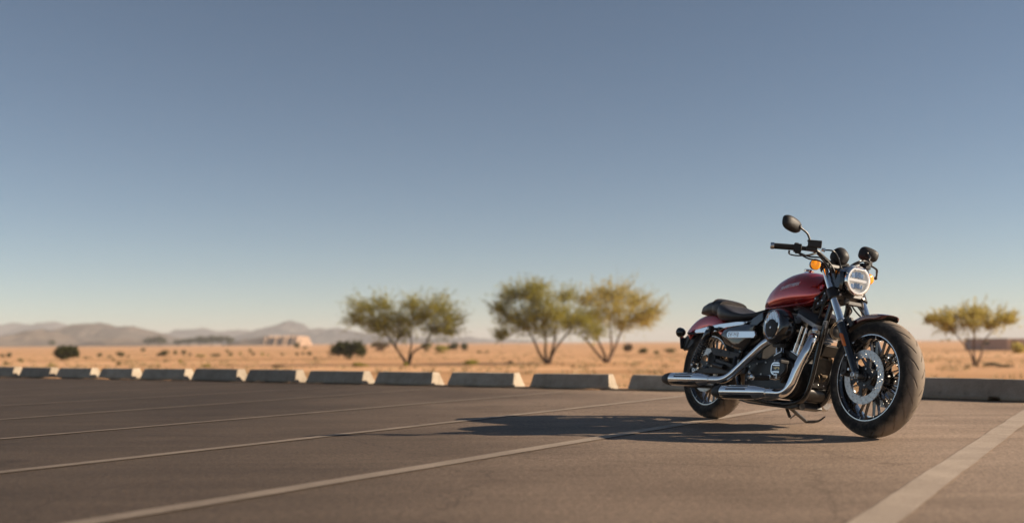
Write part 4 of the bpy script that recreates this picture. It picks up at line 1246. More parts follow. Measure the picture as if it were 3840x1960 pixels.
# seam along the tank's lower edge
seam = []
for x in np.linspace(-.955, -.45, 30):
    zt, zb, w = tank_sec(x); seam.append((x, -w * .93, zb + .010))
PART(MB().tube(seam, .004, 6), 'tank_seam', 'red_paint', par=tank)
# lettering on the tank, strokes laid on its side
LET = {'S': [[(1, 1), (.1, 1), (0, .55), (.85, .55), (.9, .0), (-.1, 0)]], 'H': [[(0, 0), (0, 1)], [(0, .5), (1, .5)], [(.9, 0), (1, 1)]], 'A': [[(0, 0), (.1, 1), (1, 1), (.95, 0)], [(0, .45), (1, .45)]],
       'R': [[(0, 0), (.1, 1), (1, 1), (.95, .5), (.1, .5)], [(.5, .5), (1, 0)]], 'T': [[(-.05, 1), (1.05, 1)], [(.5, 1), (.45, 0)]], 'M': [[(0, 0), (.05, 1), (1.15, 1), (1.1, 0)], [(.6, 1), (.55, .1)]],
       'X': [[(0, 0), (1, 1)], [(0, 1), (1, 0)]]}
mb = MB(); x = -.712; H_, W_ = .0175, .0138
for i, ch in enumerate('SHARTMAX'):
    wd = W_ * (1.2 if ch == 'M' else 1.0)
    for st in LET[ch]:
        for (a, b_), (c_, d_) in zip(st[:-1], st[1:]):
            def pt(uu, v_):
                xx = x + uu * W_ + .004 * v_; zz = .8130 + (xx + .712) * .155 + v_ * H_
                return Vector((xx, 0, zz))
            p, q = pt(a, b_), pt(c_, d_); dd = (q - p).normalized(); nn = Vector((-dd.z, 0, dd.x)) * .0019
            p = p - dd * .0012; q = q + dd * .0012
            quad = [p - nn, q - nn, q + nn, p + nn]
            f_ = [(v_.x, tank_y(v_.x, v_.z) - .0028, v_.z) for v_ in quad]; bk = [(v_.x, tank_y(v_.x, v_.z) + .001, v_.z) for v_ in quad]
            mb.rings([bk, f_])
    x += wd + .0054
PART(mb, 'tank_lettering', 'letter', 20, par=tank)
# ---- frame
def frame_tube(pts_, r=.0155, rad=.06, name='frame_tube', m='gloss_black'):
    return PART(MB().tube(bend(pts_, rad), r, 14), name, m)
for s in (-1, 1):
    frame_tube([(-.345, s * .035, .80), (-.338, s * .060, .735), (-.392, s * .070, .505), (-.430, s * .072, .285), (-.470, s * .075, .165), (-.60, s * .085, .135), (-1.05, s * .10, .150), (-1.12, s * .10, .30), (-1.08, s * .10, .58)], .0165, .07)
    frame_tube([(-.36, s * .03, .84), (-.60, s * .05, .71), (-.95, s * .09, .655), (-1.10, s * .105, .615), (-1.45, s * .115, .60)], .014, .08)
    frame_tube([(-.345, s * .035, .76), (-.50, s * .045, .70), (-.70, s * .05, .69)], .012, .05)
mb = MB(); mb.box((-.452, 0, .262), (.012, .165, .030), Matrix.Rotation(R(8), 3, 'Y'))
cm = PART(mb, 'cross_member', 'grey_black', 30, .002)
mb = MB()
for y in (-.045, -.01, .03): mb.bolt((-.445, y, .264), (1, 0, .1), .004, .002)
for y in (-.078, .078): mb.bolt((-.440, y, .275), (1, 0, .1), .007, .006)
PART(mb, 'cross_member_bolts', 'steel', par=cm)
PART(MB().tube([(-.74, -.06, .140), (-.50, -.06, .132)], .022, 14), 'frame_rail', 'satin_black')
mb = MB().prism([(-1.05, .155), (-.52, .160), (-.50, .125), (-.56, .112), (-.98, .120), (-1.10, .135)], -.09, .09); PART(mb, 'skid_plate', 'satin_black', 30, .006)
# sticker with a bar code on the right down tube
mb = MB(); tdir = Vector((-.054, 0, -.23)).normalized()
c0 = Vector((-.357, -.066, .655)); 
def stick(o_, wid, a, b_, out):
    res = []
    for t in (a, b_):
        for k in range(5):
            q = R(-48 + 96 * k / 4 * 1.0)
            ctr = Vector((-.3575, -.0645, .652)) + tdir * t
            res.append(ctr + Vector((math.cos(q - R(62)) * (.0165 + out), math.sin(q - R(62)) * (.0165 + out), 0)))
    return res
v_ = stick(None, 0, .025, .105, .0012)
mb.add(v_, [(k, k + 1, 5 + k + 1, 5 + k) for k in range(4)])
st_ = PART(mb, 'frame_sticker', 'sticker', 60)
mb = MB()
for i in range(14):
    t = .032 + i * .0049
    v_ = stick(None, 0, t, t + (.0026 if i % 3 else .0036), .0018); v_ = v_[1:4] + v_[6:9]
    mb.add(v_, [(0, 1, 4, 3), (1, 2, 5, 4)])
PART(mb, 'bar_code', 'ink', 60, par=st_)
# neck details: harness, ignition switch, bolts
mb = MB()
for p in ([(-.36, -.05, .82), (-.40, -.075, .77), (-.42, -.08, .73), (-.50, -.075, .70)], [(-.33, -.05, .79), (-.375, -.08, .74), (-.40, -.085, .66), (-.43, -.08, .60)], [(-.35, -.04, .86), (-.41, -.07, .80), (-.45, -.085, .75), (-.47, -.08, .68)], [(-.39, -.02, .62), (-.37, -.05, .56), (-.40, -.07, .47), (-.46, -.09, .38)]):
    mb.tube(catmull(p, 6), .007, 8)
PART(mb, 'wiring_harness', 'satin_black')
mb = MB().box((-.385, -.078, .765), (.032, .014, .05), Matrix.Rotation(R(25), 3, 'Y')); mb.box((-.415, -.08, .735), (.05, .014, .035), Matrix.Rotation(R(-20), 3, 'Y')); mb.lathe([(.018, 0), (.018, .012), (.012, .015)], (-.435, -.085, .755), (0, -1, 0), 18)
PART(mb, 'neck_bracket', 'grey_black', 30, .003)
mb = MB()
for p in ((-.392, -.087, .745), (-.375, -.087, .785), (-.435, -.10, .755), (-.42, -.09, .728)): mb.bolt(p, (0, -1, 0), .0055, .004)
PART(mb, 'neck_bolts', 'satin_metal')
mb = MB().lathe([(.013, 0), (.013, .01), (.006, .011)], (-.405, -.082, .822), (0, -1, .1), 18); PART(mb, 'ignition_key_lock', 'red_reflector', 30)
# horn with coiled leads between the down tubes, regulator and oil cooler
mb = MB().lathe([(.012, -.03), (.030, -.025), (.042, -.008), (.044, 0), (.040, .006), (.025, .003), (.012, .008)], (-.362, .005, .575), (1, -.25, .1), 28); PART(mb, 'horn', 'satin_black', 40)
mb = MB()
for k, r in enumerate((.046, .036)):
    mb.tube([Vector((-.350 + .002 * math.sin(3 * q), .005 + math.cos(q) * r, .577 + math.sin(q) * r * 1.1)) for q in np.linspace(0, 5.6, 28)], .0028, 6)
PART(mb, 'horn_wire', 'brass')
mb = MB().box((-.375, .0, .635), (.05, .10, .035), Matrix.Rotation(R(12), 3, 'Y')); PART(mb, 'coil_cover', 'fin_metal', 30, .006)
ck = PART(MB().box((-.448, .005, .352), (.036, .105, .150), Matrix.Rotation(R(9), 3, 'Y')), 'oil_cooler', 'satin_black', 30, .004)
f0 = None
for k in range(12):
    p = Vector((-.4275, -.040 + k * .0082, .355))
    if f0 is None:
        f0 = PART(MB().box((0, 0, 0), (.010, .0032, .118), Matrix.Rotation(R(9), 3, 'Y')), 'cooler_fin', 'fin_metal', 30, par=ck, loc=p)
    else:
        o = f0.copy(); COL.objects.link(o); o.location = p
mb = MB().tube([(-.435, -.035, .425), (-.432, .045, .425)], .008, 10); mb.lathe([(.012, 0), (.012, .01)], (-.424, -.036, .424), (1, 0, 0), 8); mb.lathe([(.012, 0), (.012, .01)], (-.424, .03, .424), (1, 0, 0), 8)
PART(mb, 'cooler_pipe', 'brass')
mb = MB()
for p in ([(-.425, -.02, .33), (-.418, .0, .315), (-.420, .01, .29)], [(-.425, .03, .325), (-.412, .015, .31), (-.42, -.005, .285)], [(-.42, -.035, .32), (-.415, -.03, .30), (-.425, -.02, .28)]): mb.tube(catmull(p, 4), .004, 6)
mb.box((-.418, .005, .318), (.012, .035, .014)); PART(mb, 'oil_line_fitting', 'brass', 30, .002)
mb = MB().lathe([(.042, -.07), (.046, -.066), (.046, .066), (.042, .07)], (-.500, 0, .212), (0, 1, 0), 24); PART(mb, 'oil_filter', 'fin_metal', 40)
mb = MB().prism([(-.395, .500), (-.375, .49), (-.40, .43), (-.435, .43)], -.045, .05); PART(mb, 'cooler_shroud', 'fin_metal', 30, .003)

# ---- engine
CR = Vector((-.628, 0, .330))
case = [(-.475, .225), (-.455, .300), (-.475, .375), (-.53, .435), (-.62, .455), (-.73, .435), (-.80, .40), (-.95, .385), (-1.01, .33), (-1.00, .23), (-.92, .185), (-.62, .165), (-.53, .175)]
PART(MB().prism(case, .135, -.125), 'crankcase', 'dark_engine', 35, .010, seg=3)
cover = [(-.935, .235), (-.945, .30), (-.90, .368), (-.80, .382), (-.70, .398), (-.60, .408), (-.51, .392), (-.462, .345), (-.455, .275), (-.49, .222), (-.58, .198), (-.78, .205), (-.90, .215)]
PART(MB().prism(cover, -.115, -.165, .03), 'cam_cover', 'satin_black', 35, .010, seg=3)
mb = MB()
for p in ((-.90, .345), (-.83, .362), (-.745, .372), (-.66, .385), (-.555, .385), (-.485, .335), (-.485, .27), (-.55, .22), (-.68, .215), (-.82, .225), (-.92, .26), (-.78, .30)): mb.bolt((p[0], -.165, p[1]), (0, -1, 0), .0062, .005)
PART(mb, 'cover_screws', 'steel')
# two silver plugs behind the footpeg
mb = MB(); mb.lathe([(.012, 0), (.012, .014), (.007, .016)], (-.885, -.163, .305), (0, -1, 0), 12); mb.lathe([(.013, 0), (.013, .012), (.006, .013)], (-.888, -.163, .278), (0, -1, 0), 6)
PART(mb, 'drain_plug', 'satin_metal', 30)
# ignition cover: black drum, chrome rounded frame, ribs, small gold emblem
mb = MB().lathe([(.060, 0), (.060, .012), (.055, .02), (.04, .022)], (-.598, -.160, .335), (0, -1, 0), 36); ig = PART(mb, 'ignition_cover', 'gloss_black', 35)
mb = MB()
def rr_pts(cx_, cz_, w, h, r_, n=6):
    out = []
    for (sx_, sz_, a0) in ((1, 1, 0), (-1, 1, 90), (-1, -1, 180), (1, -1, 270)):
        for k in range(n + 1):
            a = R(a0 + 90 * k / n); out.append((cx_ + sx_ * (w / 2 - r_) + math.cos(a) * r_, cz_ + sz_ * (h / 2 - r_) + math.sin(a) * r_))
    return out
o1, i1 = rr_pts(-.606, .336, .104, .072, .026), rr_pts(-.606, .336, .090, .058, .020)
mb.rings([[(p[0], -.178, p[1]) for p in o1], [(p[0], -.191, p[1]) for p in o1], [(p[0], -.191, p[1]) for p in i1], [(p[0], -.178, p[1]) for p in i1]], loop=True)
PART(mb, 'ignition_frame', 'chrome', 30, par=ig)
f0 = None
for z in (.316, .356):
    mb = MB().box((-.606, -.184, z), (.086, .010, .010)); PART(mb, 'ignition_rib', 'chrome', 30, .002, par=ig)
PART(MB().prism([(-.640, .340), (-.620, .331), (-.606, .343), (-.592, .331), (-.572, .340), (-.606, .346)], -.180, -.185), 'emblem', 'gold', 30, par=ig)

# cylinders: each a finned barrel and head, rocker box above
def cylinder(sgn):
    a = Vector((math.sin(R(22.5)) * sgn, 0, math.cos(R(22.5)))); rot = Matrix.Rotation(R(22.5) * sgn, 3, 'Y')
    B = CR + a * .115
    mb = MB().lathe([(.055, 0), (.055, .19)], B, a, 28); PART(mb, 'cylinder', 'dark_engine', 40)
    f0 = None
    for k in range(11):
        d = .018 + k * .0158
        big = 1.0 if k < 7 else 1.06
        if True:
            fb = MB()
            for sc_, hh in ((1, -.0022), (1, .0022)): pass
            poly = rr_pts(0, 0, .168 * big, .185 * big, .045, 4)
            fb.rings([[B + a * (d - .0026) + rot @ Vector((p[0], p[1], 0)) for p in poly], [B + a * (d + .0006) + rot @ Vector((p[0], p[1], 0)) for p in poly]])
            PART(fb, 'cooling_fin', 'fin_metal', 30, .0008)
    C = B + a * .198
    poly = rr_pts(0, 0, .215, .200, .030, 4)
    mb = MB().rings([[C + a * h + rot @ Vector((p[0] * s_, p[1] * s_, 0)) for p in poly] for h, s_ in ((0, 1), (.024, 1.0))])
    PART(mb, 'rocker_base', 'cast_alloy', 30, .003)
    mb = MB().rings([[C + a * h + rot @ Vector((p[0] * s_ - .0, p[1] * s_, 0)) for p in poly] for h, s_ in ((.0245, 1.02), (.045, 1.02), (.072, .86), (.078, .70))])
    rk = PART(mb, 'rocker_cover', 'satin_black', 35, .004)
    mb = MB()
    for x_, y_ in ((-.07, -.07), (.07, -.07), (-.07, .07), (.07, .07)): mb.bolt(C + a * .066 + rot @ Vector((x_, y_, 0)), a, .006, .006)
    PART(mb, 'rocker_bolts', 'steel', par=rk)
    return a, B, C
aF, BF, CF = cylinder(1)
aR, BR, CRr = cylinder(-1)
# pushrod tubes and lifter blocks
for p, q in (((-.482, -.135, .590), (-.526, -.140, .440)), ((-.447, -.130, .580), (-.492, -.138, .425)), ((-.704, -.135, .52), (-.676, -.140, .420)), ((-.655, -.130, .52), (-.632, -.138, .430))):
    p, q = Vector(p), Vector(q); d = (q - p)
    PART(MB().tube([p, p + d * .62, p + d * .64, q], [.0085, .0085, .0115, .0115], 14), 'pushrod_tube', 'chrome', 30)
for x_, z_, t_ in ((-.512, .414, 22), (-.655, .410, -22)):
    rt = Matrix.Rotation(R(t_), 3, 'Y')
    lb = PART(MB().box((x_, -.138, z_), (.078, .036, .030), rt), 'lifter_block', 'satin_black', 30, .004)
    PART(MB().box(Vector((x_, -.138, z_)) + rt @ Vector((0, 0, .0185)), (.074, .034, .006), rt), 'lifter_plate', 'chrome', 30, .002, par=lb)
mb = MB().lathe([(.020, 0), (.022, .012), (.014, .022), (.005, .024)], (-.412, -.095, .570), (.3, -1, 0), 18); PART(mb, 'head_plug', 'satin_metal', 40)

# ---- air cleaner
AC = Vector((-.612, 0, .580))
ax = Vector((0, -1, 0)); tl = (0, 0, 1)
mb = MB().lathe([(.055, .085), (.078, .090), (.082, .100), (.083, .140), (.094, .160), (.100, .172)], AC + Vector((.010, 0, .002)), ax, 48, up=tl); PART(mb, 'air_cleaner_base', 'gloss_black', 35)
mb = MB().lathe([(.098, .166), (.107, .172), (.1085, .190), (.1075, .210), (.103, .229), (.095, .243), (.083, .250), (.050, .2535), (.010, .254)], AC, ax, 52, up=tl); ac = PART(mb, 'air_cleaner_cover', 'gloss_black', 50)
# ribs round the rear flank of the cover
f0 = None
for k in range(9):
    q = R(178 + k * 9.2)
    c = AC + Vector((math.cos(q) * .1085, -.200, math.sin(q) * .1085))
    f_ = MB().box((0, 0, 0), (.006, .055, .0055), Matrix.Rotation(-q, 3, 'Y'))
    o = PART(f_, 'cover_rib', 'satin_metal', 30, .001, par=ac); o.location = c
# oval face: chrome rim, dark disc, ribbed chrome crown
OC = AC + Vector((.006, -.2485, .006))
def oval(w, h, y, dz=0, n=48): return [(OC.x + math.cos(2 * math.pi * k / n) * w, OC.y + y, OC.z + dz + math.sin(2 * math.pi * k / n) * h) for k in range(n)]
mb = MB().rings([oval(.068, .088, 0), oval(.068, .088, -.008), oval(.064, .084, -.011), oval(.060, .080, -.008), oval(.060, .080, 0)], False, False)
PART(mb, 'oval_rim', 'chrome', 40, par=ac)
mb = MB().rings([oval(.0605, .0805, .002), oval(.0605, .0805, -.0045)]); PART(mb, 'oval_plate', 'satin_metal', 30, par=ac)
for k in range(8):
    xx = -.052 + k * .01486
    hh = .080 * math.sqrt(max(0, 1 - (xx / .0605) ** 2))
    lo = .0
    PART(MB().tube([(OC.x + xx, OC.y - .0055, OC.z + .012), (OC.x + xx, OC.y - .0055, OC.z + hh - .003)], .0046, 8), 'oval_rib', 'chrome', 60, par=ac)
def ov2(w, h, y): return [(OC.x + math.cos(2 * math.pi * k / 40) * w, OC.y + y, OC.z - .022 + math.sin(2 * math.pi * k / 40) * h) for k in range(40)]
mb = MB().rings([ov2(.052, .054, -.002), ov2(.052, .054, -.012), ov2(.048, .050, -.014)]); PART(mb, 'oval_disc', 'matte_black', 40, par=ac)
PART(MB().lathe([(.007, 0), (.007, .003), (.003, .004)], (OC.x, OC.y - .014, OC.z - .018), ax, 14), 'oval_screw', 'satin_metal', par=ac)
PART(MB().box((-.602, -.19, .470), (.075, .045, .020)), 'breather', 'grey_black', 30, .006)
mb = MB().box((-.76, -.135, .64), (.09, .05, .09), Matrix.Rotation(R(20), 3, 'Y')); PART(mb, 'throttle_body', 'grey_black', 30, .01)

# ---- exhaust
def pipe(pts_, r, name):
    return PART(MB().tube(bend(pts_, .075, 8), r, 28), name, 'chrome', 60)
p1 = pipe([(-.60, -.10, .545), (-.675, -.165, .525), (-.735, -.195, .484), (-.870, -.222, .368), (-1.012, -.250, .246), (-1.26, -.262, .240)], .0245, 'rear_exhaust_pipe')
p2 = pipe([(-.430, -.085, .545), (-.365, -.150, .520), (-.345, -.190, .455), (-.368, -.220, .357), (-.408, -.243, .190), (-.66, -.262, .184)], .0265, 'front_exhaust_pipe')
PART(MB().lathe([(.036, -.006), (.036, .006)], (-.425, -.09, .546), (.75, -.65, -.2), 24), 'exhaust_flange', 'steel', 30)
PART(MB().tube([(-.73, -.21, .10 + .075), (-.60, -.215, .168), (-.52, -.222, .182)], .024, 16), 'crossover_pipe', 'steel')
def muffler(x0, z0, x1, z1, y, lab):
    A, B = Vector((x0, y, z0)), Vector((x1, y, z1)); d = (B - A).normalized(); Ln = (B - A).length
    root = PART(MB().lathe([(.0275, -.115), (.029, -.10), (.029, -.095), (.0415, -.005), (.0425, .0), (.0425, Ln), (.038, Ln + .004)], A, d, 40), 'muffler', 'chrome', 35)
    tip = PART(MB().lathe([(.0425, Ln + .001), (.0435, Ln + .010), (.0425, Ln + .045), (.036, Ln + .082), (.029, Ln + .104), (.024, Ln + .106), (.020, Ln + .09)], A, d, 36), 'muffler_tip', 'matte_black', 50, par=root)
    # lower black half shell
    u = Vector((0, 0, 1)); u = (u - d * u.dot(d)).normalized(); w = d.cross(u)
    mb = MB(); rings = []
    for t in (-.002, Ln - .004):
        outer = [A + d * t + (u * math.cos(R(q)) + w * math.sin(R(q))) * .0440 for q in range(112, 250, 6)]
        inner = [A + d * t + (u * math.cos(R(q)) + w * math.sin(R(q))) * .0420 for q in range(112, 250, 6)]
        rings.append(outer + inner[::-1])
    PART(mb.rings(rings), 'muffler_underside', 'gloss_black', 40, par=root)
    # heat shield with three dark slots: slots are recessed trays with a raised chrome lip
    side = w if w.y < 0 else -w
    for q in (18, 44, 70):
        qq = R(q); nrm = u * math.cos(qq) + side * math.sin(qq); tan = u * -math.sin(qq) + side * math.cos(qq)
        t0, t1 = Ln * .14, Ln * .80
        o_, i_ = [], []
        for k in range(24):
            a = 2 * math.pi * k / 24
            lx = (t1 - t0) / 2 - .006
            px_ = math.copysign(lx, math.cos(a)) + math.cos(a) * .0062; py_ = math.sin(a) * .0062
            o_.append((px_, py_ * 1.28)); i_.append((px_ * .985, py_ * .80))
        P_ = lambda p_, h: A + d * ((t0 + t1) / 2 + p_[0]) + tan * p_[1] + nrm * h
        PART(MB().rings([[P_(p_, .0405) for p_ in i_], [P_(p_, .0428) for p_ in i_]]), 'shield_slot', 'matte_black', 30, par=root)
        lip = MB().rings([[P_(p_, .0410) for p_ in o_], [P_(p_, .0436) for p_ in o_], [P_(p_, .0436) for p_ in i_], [P_(p_, .0410) for p_ in i_]], loop=True)
        PART(lip, 'slot_lip', 'chrome', 30, par=root)
    return root
muffler(-1.285, .240, -1.612, .233, -.262, 'upper')
muffler(-.685, .184, -1.000, .172, -.262, 'lower')
mb = MB().prism([(-1.349, .453), (-1.335, .462), (-1.008, .424), (-1.036, .385), (-1.10, .392), (-1.302, .410)], -.155, -.172); mb2 = mb
hg = PART(mb, 'exhaust_hanger', 'grey_black', 30, .004)
for x_, z_ in ((-1.245, .434), (-1.15, .424)):
    PART(MB().prism(rr_pts(x_, z_, .055, .020, .009), -.1722, -.1745), 'hanger_slot', 'ink', 30, par=hg)
PART(MB().tube([(-1.05, -.17, .40), (-1.02, -.20, .30), (-1.05, -.235, .26)], .012, 10), 'muffler_bracket', 'satin_black')
PART(MB().tube([(-.90, -.12, .17), (-1.0, -.18, .21), (-1.25, -.22, .20), (-1.50, -.215, .195)], .011, 10), 'muffler_support', 'satin_black')

# ---- left side silencer end that shows past the engine
mb = MB().lathe([(.03, -.02), (.043, 0), (.043, .24), (.034, .30)], (-.62, .20, .165), (-1, .02, .02), 30); PART(mb, 'primary_cover_end', 'satin_metal', 40)
mb = MB().prism([(-.47, .22), (-.45, .30), (-.50, .37), (-.62, .40), (-.88, .39), (-.98, .32), (-.95, .22), (-.62, .165), (-.52, .17)], .130, .185, .05); PART(mb, 'primary_cover', 'satin_metal', 35, .012, seg=3)

# ---- seat, side cover, rear end
SE = [(-1.660, .700, .730, .070), (-1.63, .696, .765, .085), (-1.56, .694, .784, .098), (-1.50, .692, .794, .104), (-1.475, .690, .795, .105)]
def seat_ring(x, zb, zt, w, dish=0.0, n=36, p=.55):
    ring = []
    for k in range(n):
        q = 2 * math.pi * k / n; c, s = math.cos(q), math.sin(q)
        yy = w * math.copysign(abs(c) ** p, c)
        zc = (zb + zt) / 2
        zz = zc + (zt - zb) / 2 * math.copysign(abs(s) ** (p + .1), s)
        if s > 0: zz -= dish * (1 - (yy / w) ** 2)
        ring.append((x, yy, zz))
    return ring
def seat_loft(tab, n=40, **k):
    t = np.array(tab); xx = np.linspace(t[0, 0], t[-1, 0], n)
    cols = [np.interp(xx, t[:, 0], t[:, j]) for j in range(1, t.shape[1])]
    for c in cols:
        for _ in range(5): c[1:-1] = (c[:-2] + 2 * c[1:-1] + c[2:]) / 4
    return MB().rings([seat_ring(xx[i], *[c[i] for c in cols], **k) for i in range(n)])
PART(seat_loft(SE), 'pillion_seat', 'leather', 60)
# strap with light piping between pillion pad and rider seat
PART(seat_loft([(-1.482, .686, .797, .106), (-1.465, .680, .802, .110), (-1.44, .676, .800, .112), (-1.41, .672, .796, .112), (-1.385, .668, .788, .112)], 16), 'seat_strap', 'leather', 60)
def ring_pipe(x, zb, zt, w, r, lo=20, hi=160):
    pr = [];
    for q in np.linspace(R(lo), R(hi), 24):
        c, s = math.cos(q), math.sin(q); zc = (zb + zt) / 2
        pr.append((x, w * math.copysign(abs(c) ** .55, c), zc + (zt - zb) / 2 * abs(s) ** .65))
    return MB().tube(pr, r, 6)
PART(ring_pipe(-1.470, .682, .803, .109, .0035, 5, 175), 'seat_piping', 'piping')
RS = [(-1.405, .655, .770, .112, .000), (-1.38, .645, .772, .130, .006), (-1.33, .638, .762, .143, .014), (-1.26, .634, .738, .148, .020), (-1.18, .634, .710, .146, .022), (-1.10, .638, .694, .132, .016), (-1.02, .648, .700, .104, .008), (-.97, .665, .716, .080, .002), (-.945, .685, .722, .062, .0)]
PART(seat_loft(RS, 46), 'rider_seat', 'leather', 60)
# rear mudguard, struts
PART(guard(.385, 38, 138, .104, .075, .005, -WB, RR, n=60, tipround=.05, crown=.022), 'rear_mudguard', 'red_paint', 45)
PART(guard(.372, 132, 158, .086, .045, .005, -WB, RR, n=20, tipround=.2, crown=.014), 'mudguard_extension', 'satin_black', 45)
for s in (-1, 1):
    poly = [(-1.020, .632), (-1.14, .634), (-1.341, .622), (-1.50, .604), (-1.612, .588), (-1.628, .574), (-1.608, .562), (-1.45, .566), (-1.36, .572), (-1.25, .596), (-1.12, .606), (-1.05, .612)]
    PART(MB().prism(poly, s * .114, s * .130), 'mudguard_strut', 'chrome', 35, .004)
    mb = MB(); mb.bolt((-1.055, s * .131, .622), (0, s, 0), .009, .005); mb.bolt((-1.43, s * .131, .585), (0, s, 0), .009, .012)
    PART(mb, 'strut_bolts', 'satin_metal')
    PART(MB().prism([(-1.00, .655), (-.90, .690), (-.89, .640), (-.95, .605), (-1.04, .612)], s * .085, s * .115), 'seat_bracket', 'gloss_black', 35, .006)
mb = MB().box((-1.830, 0, .500), (.012, .21, .085), Matrix.Rotation(R(-18), 3, 'Y')); PART(mb, 'number_plate_holder', 'plate', 30, .003)
mb = MB().prism([(-1.78, .565), (-1.83, .535), (-1.84, .470), (-1.76, .460), (-1.70, .50), (-1.70, .56)], -.08, .08); PART(mb, 'plate_bracket', 'satin_black', 30, .005)
mb = MB().lathe([(.014, 0), (.014, .016), (.010, .018)], (-1.838, -.085, .535), (-1, -.4, 0), 16); PART(mb, 'rear_reflector', 'red_reflector', 40)
mb = MB().ball((-1.80, 0, .585), (.030, .062, .030), 18, 10); PART(mb, 'tail_light', 'red_reflector', 60)

# side cover with chrome badge
for s in (-1, 1):
    poly = [(-1.265, .540), (-1.225, .572), (-1.176, .591), (-1.08, .603), (-.979, .608), (-.890, .602), (-.905, .540), (-.930, .490), (-.985, .440), (-1.06, .445), (-1.197, .480)]
    mb = MB(); n_ = len(poly); cxz = (-1.06, .535)
    lay = [(1.0, .10), (1.0, .150), (.965, .168), (.80, .180), (.45, .186)]
    mb.rings([[(cxz[0] + (p[0] - cxz[0]) * k_, s * y_, cxz[1] + (p[1] - cxz[1]) * k_) for p in poly] for k_, y_ in lay])
    sc = PART(mb, 'side_cover', 'gloss_black', 25, .004)
    bp_ = [(-1.150, .541), (-1.144, .556), (-1.128, .563), (-.86, .560), (-.845, .535), (-.86, .517), (-1.128, .518), (-1.144, .526)]
    PART(MB().prism(bp_, s * .176, s * .192), 'side_badge', 'chrome', 30, .003, par=sc)
    mb = MB()
    oo, ii = rr_pts(-1.077, .5405, .108, .033, .012), rr_pts(-1.077, .5405, .102, .027, .0095)
    mb.rings([[(p[0], s * .191, p[1]) for p in oo], [(p[0], s * .1945, p[1]) for p in oo], [(p[0], s * .1945, p[1]) for p in ii], [(p[0], s * .191, p[1]) for p in ii]], loop=True)
    for (a, b_, c_, d_) in ((-1.118, .550, -1.105, .532), (-1.105, .532, -1.096, .550), (-1.096, .549, -1.060, .549), (-1.090, .538, -1.070, .538), (-1.052, .535, -1.036, .535), (-1.052, .548, -1.036, .548), (-1.052, .535, -1.052, .548), (-1.036, .535, -1.036, .548), (-1.068, .535, -1.060, .549)):
        p, q = Vector((a, 0, b_)), Vector((c_, 0, d_)); dd = (q - p).normalized(); nn = Vector((-dd.z, 0, dd.x)) * .0018
        mb.rings([[(v2.x, s * .191, v2.z) for v2 in (p - nn, q - nn, q + nn, p + nn)], [(v2.x, s * .1942, v2.z) for v2 in (p - nn, q - nn, q + nn, p + nn)]])
    PART(mb, 'badge_relief', 'satin_metal', 30, par=sc)
PART(MB().box((-1.05, 0, .50), (.30, .18, .20)), 'battery_box', 'satin_black', 30, .01)
PART(MB().prism([(-1.20, .40), (-.95, .43), (-.90, .36), (-1.05, .30), (-1.18, .33)], -.10, .10), 'gearbox_rear', 'dark_engine', 30, .01)

# shocks with coil springs
for s in (-1, 1):
    T, Bm = Vector((-1.374, s * .168, .584)), Vector((-1.536, s * .160, .340)); d = (Bm - T).normalized(); Ln = (Bm - T).length
    sh = PART(MB().lathe([(.016, .01), (.026, .022), (.028, .05), (.028, .095), (.024, .10)], T, d, 26), 'shock_absorber', 'gloss_black', 40)
    PART(MB().lathe([(.018, .095), (.018, Ln - .03), (.014, Ln - .015)], T, d, 18), 'damper_body', 'satin_metal', 40, par=sh)
    u = d.cross(Vector((0, 1, 0))).normalized(); w = d.cross(u)
    hel = [T + d * (.088 + (Ln - .128) * k / 190) + (u * math.cos(2 * math.pi * 8.5 * k / 190) + w * math.sin(2 * math.pi * 8.5 * k / 190)) * .0265 for k in range(191)]
    PART(MB().tube(hel, .0048, 7), 'coil_spring', 'gloss_black', 60, par=sh)
    PART(MB().lathe([(.027, Ln - .048), (.031, Ln - .044), (.031, Ln - .036), (.02, Ln - .03)], T, d, 24), 'spring_seat', 'satin_black', 40, par=sh)
    e1 = MB().lathe([(.021, -.016), (.022, -.014), (.022, .014), (.021, .016)], T, (0, 1, 0), 22); e2_ = MB().lathe([(.017, -.014), (.018, -.012), (.018, .012), (.017, .014)], Bm, (0, 1, 0), 20)
    PART(e2_, 'shock_eye', 'satin_black', 30, par=sh)
    PART(e1, 'shock_eye', 'satin_black', 30, par=sh)
    b2 = MB().lathe([(.011, 0), (.011, .006), (.006, .008)], T + Vector((0, s * .016, 0)), (0, s, 0), 12); b2.lathe([(.010, 0), (.010, .006), (.006, .008)], Bm + Vector((0, s * .014, 0)), (0, s, 0), 12)
    PART(b2, 'shock_bolt', 'satin_metal', 30, par=sh)
    PART(MB().tube([(-1.34, s * .115, .588), T], .010, 10), 'shock_mount', 'satin_black')
    arm = [(-1.56, .330), (-1.575, .308), (-1.555, .290), (-1.25, .292), (-.98, .300), (-.98, .345), (-1.20, .340), (-1.45, .328)]
    sa = PART(MB().prism(arm, s * .112, s * .142), 'swingarm', 'grey_black', 30, .006)
    ab = MB().lathe([(.020, 0), (.020, .010), (.014, .014), (.008, .014), (.007, .008)], (-1.545, s * .142, .310), (0, s, 0), 24); PART(ab, 'axle_adjuster', 'satin_metal', 30, par=sa)
PART(MB().lathe([(.012, -.15), (.012, .15)], (-WB, 0, RR), (0, 1, 0), 16), 'rear_axle', 'steel')
mb = MB().prism([(-1.40, .455), (-1.36, .40), (-1.385, .345), (-1.44, .35), (-1.45, .43)], -.070, -.115, .1); rc = PART(mb, 'rear_caliper', 'satin_black', 30, .006)
PART(MB().lathe([(.055, .0), (.09, .006), (.09, .022), (.055, .026)], (-WB, .080, RR), (0, 1, 0), 40), 'drive_pulley', 'satin_black', 30)
